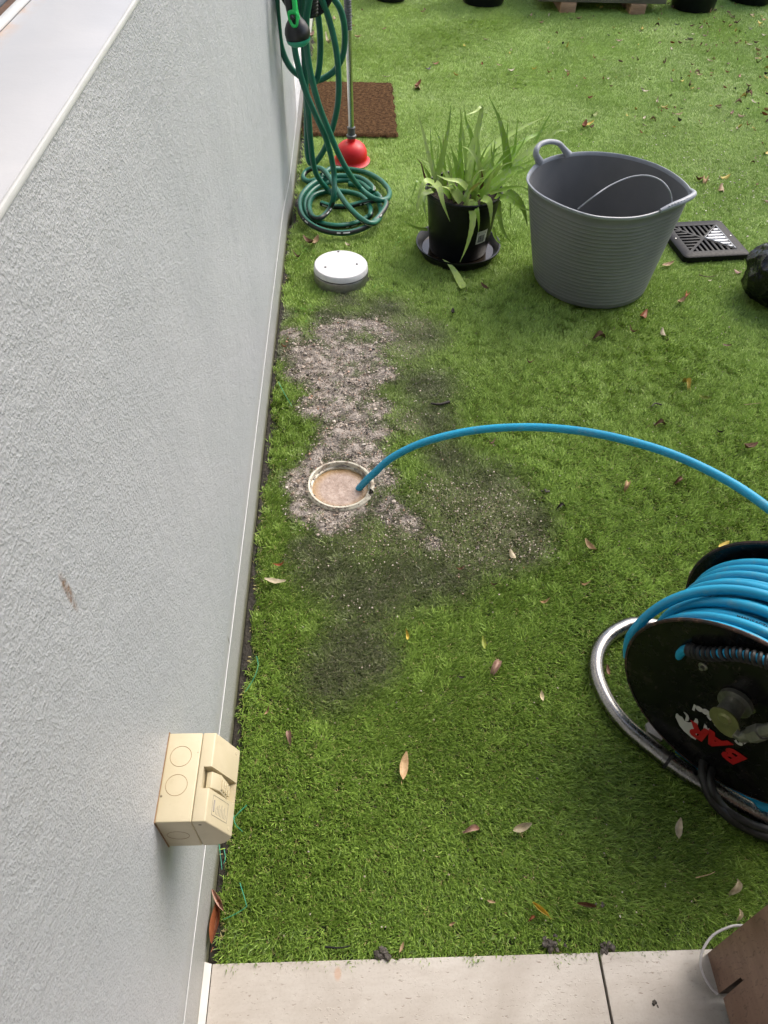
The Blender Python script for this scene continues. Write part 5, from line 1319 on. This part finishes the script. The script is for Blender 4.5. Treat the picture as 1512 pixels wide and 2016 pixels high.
# blue hose running from the reel into the drain
bh = spline([P(700, 975, z=-0.05), P(710, 958, z=-0.008), P(736, 932, z=0.05), P(775, 899, z=0.11), P(840, 869, z=0.17), P(930, 848, z=0.22), P(1030, 841, z=0.26), P(1130, 847, z=0.30), P(1230, 866, z=0.335), P(1330, 897, z=0.36), P(1430, 945, z=0.38), P(1512, 1000, z=0.40), P(1600, 1075, z=0.43), RP(-0.20, 0.17, 0.12), RP(-0.21, 0.0, 0.12)], 10)
b = MB(); b.tube(bh, 0.0100, 16)
tag(b.build('jetting_hose', M['blue_hose'], smooth=80), 'single blue hose arching over the lawn into the open drain', 'hose')

# ------------------------------------------------------------------ BROWN BOARD at the bottom right with white cable
WX = 0.893
brd = empty('timber_board', (WX, 0.15, 0)); tag(brd, 'reddish brown timber board end with a dark slot, standing on the tiles', 'timber board')
t0 = P(1393, 1877, x=WX); t1 = P(1512, 1780, x=WX); tdir2 = (t1 - t0).normalized(); top = t0 + tdir2 * 0.62
s0_, s1_ = P(1415, 1957, x=WX), P(1419, 1962, x=WX)
sl_t1, sl_t2 = P(1458, 1924, x=WX), P(1466, 1928, x=WX); notch = P(1461, 1929, x=WX)
sb1, sb2 = P(1414, 1957, x=WX), P(1432, 1957, x=WX)
poly = [(t0.y, 0.0), (top.y, top.z), (-0.35, top.z), (-0.35, 0.0)]
nearp = P(1424, 1966, x=WX)
outl = [(t0.y, 0.001), (sb1.y, 0.001), (sl_t1.y, sl_t1.z), (notch.y, notch.z), (sl_t2.y, sl_t2.z), (sb2.y, sb2.z), (nearp.y, max(0.001, nearp.z)), (-0.35, 0.001), (-0.35, top.z), (top.y, top.z)]
b = MB(); n = len(outl); TH = 0.03
b.add([(WX, y_, z_) for y_, z_ in outl] + [(WX + TH, y_, z_) for y_, z_ in outl], [tuple(range(n)), tuple(reversed(range(n, 2 * n)))] + [(i, (i + 1) % n, n + (i + 1) % n, n + i) for i in range(n)], [0, 0] + [1] * n)
b.build('board_face', [M['timber'], M['timber_edge']], brd, smooth=0)
b = MB(); b.box((WX + 0.16, -0.06, 0.25), (0.24, 0.50, 0.49)); b.build('box_body', M['timber_edge'], brd, smooth=0)
cpts = [P(1412, 1957, z=0.006), P(1400, 1945, z=0.012), P(1386, 1922, z=0.02), P(1379, 1898, z=0.03), P(1384, 1870, z=0.042), P(1402, 1843, z=0.055), P(1428, 1828, z=0.07), P(1456, 1822, z=0.085), P(1500, 1830, x=WX + 0.06)]
b = MB(); b.tube(spline(cpts, 10), 0.0022, 10)
tag(b.build('white_cable', M['cable'], smooth=80), 'thin white cable looping out of the slot in the brown board', 'cable')

# ------------------------------------------------------------------ LEAVES AND LITTER
def leaf_mesh(seed, wid, curl, fold, kind):
    r = random.Random(seed); nl, vs, fs = 8, [], []
    for i in range(nl + 1):
        f = i / nl; ww = wid * math.sin(PI * min(1, max(0.0, f * 0.94 + 0.03))) ** 0.8 * (1 - 0.25 * f) + 0.008
        x = f - 0.5; cz = curl * (f - 0.5) ** 2 * 2
        wv1 = r.uniform(-.03, .03); wv2 = r.uniform(-.03, .03)
        for s_ in (-1, -0.5, 0, 0.5, 1):
            vs.append((x + 0.02 * s_ * s_, s_ * ww * (1 - 0.3 * abs(fold)), cz + abs(s_) ** 1.3 * ww * fold * 1.4 + (wv1 if s_ < 0 else wv2) * abs(s_)))
    for i in range(nl):
        for k in range(4): fs.append((i * 5 + k, i * 5 + k + 1, (i + 1) * 5 + k + 1, (i + 1) * 5 + k))
    b0 = len(vs); vs += [(-0.5, 0.012, 0.0), (-0.5, -0.012, 0.0), (-0.66, -0.006, 0.02 + curl * .3), (-0.66, 0.006, 0.02 + curl * .3)]; fs.append((b0, b0 + 1, b0 + 2, b0 + 3))
    me = bpy.data.meshes.new('leaf'); me.from_pydata(vs, [], fs); me.materials.append(LM[kind]); me.polygons.foreach_set('use_smooth', [True] * len(me.polygons)); return me
LCACHE = {}
SHAPES = [(0.19, 0.35, 0.35), (0.26, 0.7, 0.6), (0.17, 1.3, 0.7), (0.29, 0.3, -0.4), (0.25, -0.8, 1.0), (0.20, 0.45, 1.3)]
def leaf(px, py, lpx, ang, kind, label, shape=0, z=0.006, group=None, xy=None, L=None):
    key = (shape, kind)
    if key not in LCACHE: LCACHE[key] = leaf_mesh(shape * 7 + 1, *SHAPES[shape], kind)
    o = bpy.data.objects.new('fallen_leaf', LCACHE[key]); COL.objects.link(o)
    if xy is None:
        p = P(px, py, z=0.004); e = P(px + lpx / 2 * math.cos(R(ang)), py - lpx / 2 * math.sin(R(ang)), z=0.004); d = e - p
        a = math.atan2(d.y, d.x); L = 2 * d.length / 1.05
    else: p = Vector((xy[0], xy[1], 0)); a = R(ang)
    o.location = (p.x, p.y, z); o.rotation_euler = (random.uniform(-.25, .25), random.uniform(-.2, .2), a); o.scale = (L, L, L)
    tag(o, label, 'leaf', group or 'fallen leaves')
    return o
T = [(541, 1147, 44, 0, 'pale', 'broad greyish tan leaf with a red speck beside the wall', 0), (551, 1115, 24, 10, 'rust', 'small curled russet leaf just above the broad speckled one by the wall', 2),
 (569, 1450, 32, 100, 'pink', 'pinkish curled leaf on the turf right of the switch box', 4), (527, 1403, 20, 60, 'tan', 'small tan leaf beside the wall above the switch box', 2),
 (794, 1511, 56, 82, 'tan', 'long pointed golden tan leaf alone in the middle of the near lawn', 0), (931, 1634, 38, 12, 'pink', 'folded pinkish brown leaf left of the grey brown one on the near lawn', 4),
 (1026, 1632, 40, 20, 'pale', 'grey brown half folded leaf on the near lawn', 1), (976, 1314, 42, 60, 'pink', 'pale pinkish curled leaf left of the steel tube stand', 4),
 (953, 1268, 26, 100, 'green', 'yellow green leaf nearly hidden in the turf below the drain', 0), (803, 1256, 22, 100, 'yellow', 'tiny yellow leaf sliver on the dark stain below the drain', 2),
 (1009, 1093, 22, 120, 'pale', 'pale yellowish leaf at the tip of the grit trail', 3), (1160, 1080, 32, 130, 'tan', 'tan leaf lying well above the steel tube stand', 1),
 (1147, 1154, 22, 5, 'tan', 'small tan leaf with a stalk above the steel tube stand', 2), (1070, 1188, 22, 15, 'tan', 'small curled beige leaf left of the hose reel', 2),
 (1066, 1373, 20, 100, 'pale', 'small pale leaf near the left bend of the steel tube', 1), (908, 1336, 14, 0, 'black', 'tiny black leaf scrap near the pinkish curled leaf', 1),
 (1334, 1635, 46, 80, 'pale', 'oval olive beige leaf below the hose reel', 0), (1447, 1747, 40, 60, 'pale', 'crumpled pale leaf above the brown board', 4), (1455, 1802, 26, 80, 'pale', 'small pale torn leaf touching the brown board', 4),
 (1063, 1792, 46, 140, 'yellow', 'narrow golden curved leaf near the tiles', 5), (1152, 1786, 42, 170, 'brown', 'dark brown folded leaf beside a clod near the tiles', 5), (1048, 1808, 18, 30, 'rust', 'little rust brown leaf under the golden curved leaf', 4),
 (791, 1867, 24, 70, 'tan', 'tan leaf standing beside the mud clod on the tile edge', 0), (966, 1776, 18, 170, 'tan', 'small light tan leaf in the turf near the tiles', 0), (889, 1820, 14, 30, 'tan', 'tiny tan leaf in front of the tile edge', 1),
 (1234, 956, 22, 70, 'tan', 'tan scrap of leaf below the blue hose arch', 4), (1337, 946, 22, 30, 'brown', 'curled dark brown leaf below the right end of the blue hose arch', 4), (1105, 997, 20, 20, 'black', 'blackish leaf scrap under the blue hose arch', 4),
 (1472, 884, 32, 15, 'brown', 'reddish brown folded leaf at the right edge above the blue hose', 1), (1300, 834, 24, 10, 'brown', 'brown leaf lying just above the blue hose arch', 4), (1416, 853, 18, 160, 'black', 'small black leaf above the blue hose at the right', 2),
 (1351, 755, 26, 120, 'yellow', 'yellow curled leaf on the right of the lawn', 4), (1385, 787, 26, 170, 'green', 'yellow green leaf below the yellow curled one', 1), (1180, 663, 30, 10, 'brown', 'greyish brown leaf in front of the grey tub', 4),
 (1244, 655, 18, 150, 'brown', 'dark little leaf right of the greyish brown one in front of the tub', 2), (1268, 620, 16, 60, 'rust', 'rust coloured leaf close to the foot of the tub', 3), (1340, 597, 18, 30, 'tan', 'folded tan leaf between the tub and the black bag', 1),
 (1352, 581, 13, 60, 'rust', 'red brown crumpled leaf between the tub and the black bag', 4), (1306, 656, 16, 120, 'pale', 'pale leaf below and left of the black bag', 3), (1430, 682, 20, 170, 'brown', 'brown leaf in the shade below the black bag', 0),
 (607, 480, 24, 150, 'brown', 'big folded brown leaf between the hose coil and the white cap, left half', 1), (621, 480, 18, 50, 'tan', 'folded tan leaf between the hose coil and the white cap, right half', 1), (586, 508, 18, 160, 'brown', 'reddish brown leaf by the wall left of the white cap', 2),
 (686, 486, 14, 150, 'pale', 'pale leaf tip peeping from behind the white cap', 1), (1427, 349, 20, 5, 'yellow', 'bright yellow leaf right of the tub on the far lawn', 3), (1197, 1322, 22, 100, 'brown', 'brown leaf lying inside the bend of the steel tube', 0),
 (1488, 1646, 26, 165, 'rust', 'orange brown leaf half under the black rubber hoses', 0), (1424, 1076, 24, 40, 'yellow', 'yellow leaf just behind the far flange of the reel', 3), (1042, 716, 16, 0, 'brown', 'small brown leaf in the middle of the lawn right of the muddy patch', 2),
 (968, 876, 16, 30, 'pink', 'tiny pinkish leaf just under the start of the blue arch', 2), (905, 1123, 20, 10, 'brown', 'small brown leaf in the dirty turf below the grit trail', 2), (970, 1153, 14, 170, 'brown', 'very small dark leaf below the grit trail', 2),
 (891, 618, 12, 90, 'black', 'tiny black scrap in front of the aloe saucer', 1), (560, 685, 16, 0, 'rust', 'reddish leaf scrap where the muddy patch meets the wall', 2), (1313, 523, 24, 15, 'tan', 'tan leaf tucked at the left corner of the square grate', 0),
 (1488, 503, 16, 20, 'rust', 'rust red leaf just right of the square grate', 2), (1452, 536, 16, 150, 'pink', 'pink beige leaf between the square grate and the black bag', 3), (1475, 515, 9, 90, 'yellow', 'small lime yellow leaf at the corner of the square grate', 3),
 (1397, 553, 8, 0, 'pale', 'speck of pale leaf between the square grate and the black bag', 3), (953, 568, 18, 150, 'brown', 'brown leaf under the front of the saucer', 1), (705, 75, 14, 0, 'tan', 'tan leaf close to the plunger grip on the far lawn', 1), (760, 153, 16, 5, 'pale', 'pale leaf just beyond the doormat', 0),
 (612, 75, 15, 30, 'pink', 'pinkish leaf seen through the hose loops', 1), (647, 87, 17, 150, 'pale', 'narrow pale leaf seen through the hose loops', 2), (823, 171, 14, 30, 'rust', 'rust leaf right of the doormat', 1), (822, 172, 12, 100, 'tan', 'tan leaf overlapping the rust leaf right of the doormat', 3),
 (1158, 247, 22, 10, 'yellow', 'yellow brown leaf behind the aloe on the far lawn', 0), (1150, 251, 11, 60, 'rust', 'small rust leaf beside the yellow brown one behind the aloe', 1), (1170, 226, 12, 30, 'green', 'lime green leaf behind the aloe', 3),
 (1375, 356, 18, 10, 'rust', 'rust brown leaf right of the tub rim', 1), (1388, 356, 14, 80, 'tan', 'tan leaf next to the rust brown one right of the tub rim', 4), (1420, 372, 12, 100, 'tan', 'small tan leaf below the bright yellow one', 3),
 (560, 1255, 0.1, 0, 'tan', '', 0)]
for it in T:
    if it[2] < 1: continue
    leaf(*it[:6], shape=it[6], z=0.007)
# long russet leaves wedged between wall and turf
for (px, py, l, a, lab, z) in ((421, 1824, 92, 82, 'long russet leaf wedged on edge between the wall and turf', 0.012), (428, 1778, 48, 118, 'twisted russet leaf top in the gap above the long wedged one', 0.02)):
    o = leaf(px, py, l, a, 'rust' if a < 100 else 'pink', lab, shape=5, z=z); o.location.x = 0.014
# scattered small leaves of the far lawn
FAR = []
r2 = random.Random(21)
LAB = {'tan': 'small tan dry leaf scattered on the far lawn', 'pale': 'small pale dry leaf scattered on the far lawn', 'brown': 'small dark brown leaf scattered on the far lawn', 'yellow': 'small yellow leaf scattered on the far lawn',
       'green': 'small green leaf scattered on the far lawn', 'rust': 'small rust red leaf scattered on the far lawn', 'pink': 'small pinkish leaf scattered on the far lawn', 'black': 'small blackened leaf scattered on the far lawn'}
cnt = 0; PEND = []
MARKS = [((745, 215), 'right of the doormat'), ((730, 60), 'right of the plunger grip'), ((768, 10), 'below the leftmost pot'), ((860, 90), 'between plunger grip and aloe tips'), ((955, 20), 'below the second pot from left'),
         ((1030, 110), 'far behind the aloe'), ((1118, 30), 'by the left foot of the planter'), ((1188, 70), 'in front of the planter middle'), ((1258, 30), 'by the right foot of the planter'), ((1150, 210), 'just behind the aloe and tub'),
         ((1374, 35), 'round the pot right of planter'), ((1488, 22), 'below the top right corner pot'), ((1300, 130), 'behind the tub, planter side'), ((1280, 240), 'close behind the tub rim'), ((1400, 120), 'on the right below the pots'),
         ((1480, 110), 'at the right edge below the corner pot'), ((1410, 210), 'right of the tub, well behind it'), ((1490, 210), 'at the right edge behind the tub'), ((1410, 300), 'right of the tub rim'), ((1490, 300), 'at the right edge by the tub rim'),
         ((1440, 390), 'just behind the square grate'), ((1495, 420), 'right of the square grate'), ((1495, 540), 'by the black bag')]
SZW = {0.015: 'tiny', 0.022: 'small', 0.03: 'middling', 0.036: 'fairly large', 0.042: 'large'}
SHW = ['flat', 'cupped', 'narrow curled', 'broad', 'arched', 'folded']
KW = {'tan': 'tan', 'pale': 'pale', 'brown': 'brown', 'yellow': 'yellow', 'green': 'green', 'rust': 'rust red', 'pink': 'pinkish', 'black': 'blackened'}
while cnt < 262:
    px, py = r2.uniform(640, 1512), r2.uniform(8, 560) ** 1.0
    wgt = 0.10 + 0.9 * max(0, (px - 950) / 560) ** 1.2 * (1 - py / 700) + (1.4 if py < 60 and px > 1280 else 0)
    if py > 300: wgt *= 0.5 if px > 1380 else 0.15
    if r2.random() > wgt: continue
    if 1030 < px < 1480 and 270 < py < 620: continue
    if 800 < px < 1110 and 180 < py < 600: continue
    if 570 < px < 790 and py > 140: continue
    kd = r2.choices(['tan', 'pale', 'brown', 'yellow', 'green', 'rust', 'pink', 'black'], [24, 14, 12, 14, 8, 12, 12, 8])[0]
    cnt += 1; L_ = r2.choice((0.015, 0.022, 0.022, 0.03, 0.036, 0.042)); sh = r2.randrange(6); an = r2.uniform(0, 360)
    mk = min(MARKS, key=lambda m: (m[0][0] - px) ** 2 + ((m[0][1] - py) * 1.6) ** 2)[1]
    PEND.append([px, py, kd, L_, sh, an, '%s %s %s leaf %s' % (SZW[L_], SHW[sh], KW[kd], mk)])
ORD = ['leftmost', 'second leftmost', 'third leftmost', 'fourth leftmost', 'fifth leftmost']
byl = {}
for e in PEND: byl.setdefault(e[6], []).append(e)
for lb, es in byl.items():
    if len(es) > 1:
        for k_, e in enumerate(sorted(es)): e[6] = '%s %s' % (ORD[k_], lb)
for px, py, kd, L_, sh, an, lb in PEND:
    p = P(px, py)
    leaf(0, 0, 0, an, kd, lb, shape=sh, z=0.007, group='small leaves scattered on the far lawn', xy=(p.x, p.y), L=L_)
# petals: tiny pale bits behind the tub, soil crumbs
n = 420
cp = np.stack([rng.normal(1.85, 0.32, n), rng.normal(3.2, 0.35, n)], -1)
me_sh = rng.uniform(0.72, 0.97, n)
stones('petal_flecks', cp, rng.uniform(0.0015, 0.004, n), me_sh, np.full(n, 0.003), 'tiny pale petal flecks scattered on the turf beyond the square grate', 'petals')
n = 2400
cp = np.stack([rng.uniform(0.03, 2.0, n), rng.uniform(0.28, 2.6, n)], -1)
stones('dirt_crumbs', cp, 0.0006 + 0.0018 * rng.random(n) ** 2, np.where(rng.random(n) < 0.55, rng.uniform(0, 0.2, n), rng.uniform(0.4, 0.9, n)), np.full(n, 0.002), 'sparse dark and pale crumbs caught in the turf', 'crumbs')

def clod(px, py, r, label, seed, z=0.0):
    bm = bmesh.new(); rr_ = random.Random(int(seed * 10)); nb_ = 13 if r > 0.01 else 5
    for k_ in range(nb_):
        q_ = Vector((rr_.gauss(0, 0.62) * r, rr_.gauss(0, 0.4) * r, rr_.uniform(-.2, .35) * r)); rk = r * rr_.uniform(.22, .5)
        bmesh.ops.create_icosphere(bm, subdivisions=2, radius=rk, matrix=Matrix.Translation(q_))
    for v in bm.verts: v.co += Vector((mn.noise(v.co * 260), mn.noise(v.co * 260 + Vector((9, 0, 0))), mn.noise(v.co * 260 + Vector((0, 9, 0))))) * r * 0.22
    me = bpy.data.meshes.new('clod'); bm.to_mesh(me); bm.free(); me.materials.append(M['clod'])
    o = bpy.data.objects.new('mud_clod', me); COL.objects.link(o); p = P(px, py); o.location = (p.x, p.y, z - r * 0.15); o.scale = (0.9, 0.9, 0.7); return tag(o, label, 'mud clod', 'mud clods')
clod(1088, 1860, 0.0145, 'largest dark mud clod at the edge of the tiles', 1.0, .004)
clod(752, 1880, 0.0145, 'wide flat mud clod at the tile edge beside the standing tan leaf', 2.0, .002)
clod(1197, 1866, 0.012, 'mud clod at the tile joint', 3.0)
clod(1181, 1782, 0.007, 'small dark clod right of the dark brown folded leaf', 4.0, .004)
clod(1076, 968, 0.009, 'small dark clod under the blue hose arch', 5.0, .004)
clod(1290, 1977, 0.007, 'crumbly brown bit lying on the right hand tile', 6.0, .001)
clod(402, 1952, 0.0035, 'tiny dark red brown crumb on the tile by the wall', 7.0, .001)
clod(1093, 1886 - 40, 0.006, 'little mud lump just above the largest clod', 8.0, .004)
# twigs
def twig(pp, r, mat, label, name='twig', cat='twig', z=0.006):
    b = MB(); b.tube(spline([P(a_, b_, z=z) for a_, b_ in pp], 5), r, 7, rfun=lambda t_: 1.1 - 0.5 * t_); return tag(b.build(name, mat, smooth=80), label, cat)
twig([(885, 791), (865, 796), (848, 794)], 0.005, LM['black'], 'short stout grey black stick right of the muddy patch')
twig([(1370, 1728), (1395, 1722), (1408, 1716)], 0.001, LM['tan'], 'thin straw lying left of the crumpled pale leaf')
twig([(1303, 797), (1290, 794), (1283, 800)], 0.0025, LM['black'], 'little black twig on the right of the lawn')
twig([(1376, 541), (1392, 545), (1408, 543)], 0.0015, LM['brown'], 'thin brown twig between the square grate and the tub')
twig([(1465, 797), (1500, 793)], 0.0008, LM['tan'], 'fine straw at the right edge below the yellow green leaf')
twig([(640, 1864), (668, 1866), (690, 1862)], 0.0018, M['hole'], 'short dark plastic strip in the turf by the tile edge', 'plastic_strip', 'plastic strip')
for pp, lab in (([(486, 1585), (468, 1602), (455, 1618)], 'teal plastic thread crossing another beside the switch box'), ([(459, 1600), (463, 1622), (478, 1638)], 'curved teal plastic thread below the crossing pair'),
                ([(431, 1660), (434, 1685), (437, 1712)], 'straight teal thread in the gap under the switch box'), ([(441, 1672), (444, 1690), (440, 1700)], 'short teal thread tuft beside the straight one'),
                ([(472, 1738), (479, 1760), (484, 1778), (484, 1786), (462, 1800), (440, 1810)], 'bent bright teal thread on the turf near the wall foot'), ([(505, 1292), (508, 1310), (500, 1335), (483, 1362)], 'thin curved teal thread on the turf above the switch box'),
                ([(548, 752), (560, 775), (575, 800)], 'faint teal thread beside the muddy patch')):
    twig(pp, 0.0008, M['teal_plastic'], lab, 'plastic_thread', 'plastic thread', 0.009)
# clover seedlings along the wall
b = MB(); r3 = random.Random(9)
for (cx0, cy0, nn_, sx_, sy_) in ((0.075, 3.35, 60, .03, .16), (0.06, 2.62, 14, .02, .06), (0.10, 2.20, 9, .025, .04), (0.05, 3.7, 30, .02, .1), (0.36, 2.40, 6, .02, .02), (0.45, 2.75, 10, .03, .04)):
    for i in range(nn_):
        x, y = r3.gauss(cx0, sx_), r3.gauss(cy0, sy_)
        if x < 0.04: x = 0.04 + r3.random() * .03
        z = r3.uniform(.006, .014); a = r3.uniform(0, 6.28)
        for k in range(3):
            aa = a + k * 2.09; rr_ = r3.uniform(.002, .0035); cx1, cy1 = x + rr_ * math.cos(aa), y + rr_ * math.sin(aa)
            b.add([(cx1 + rr_ * .9 * math.cos(t_), cy1 + rr_ * .9 * math.sin(t_), z + 0.001 * math.cos(t_)) for t_ in np.arange(0, 6.2, 1.05)], [tuple(range(6))])
tag(b.build('clover', M['roof_leafy'], smooth=0), 'light green clover seedlings sprouting along the wall foot', 'clover', kind='stuff')
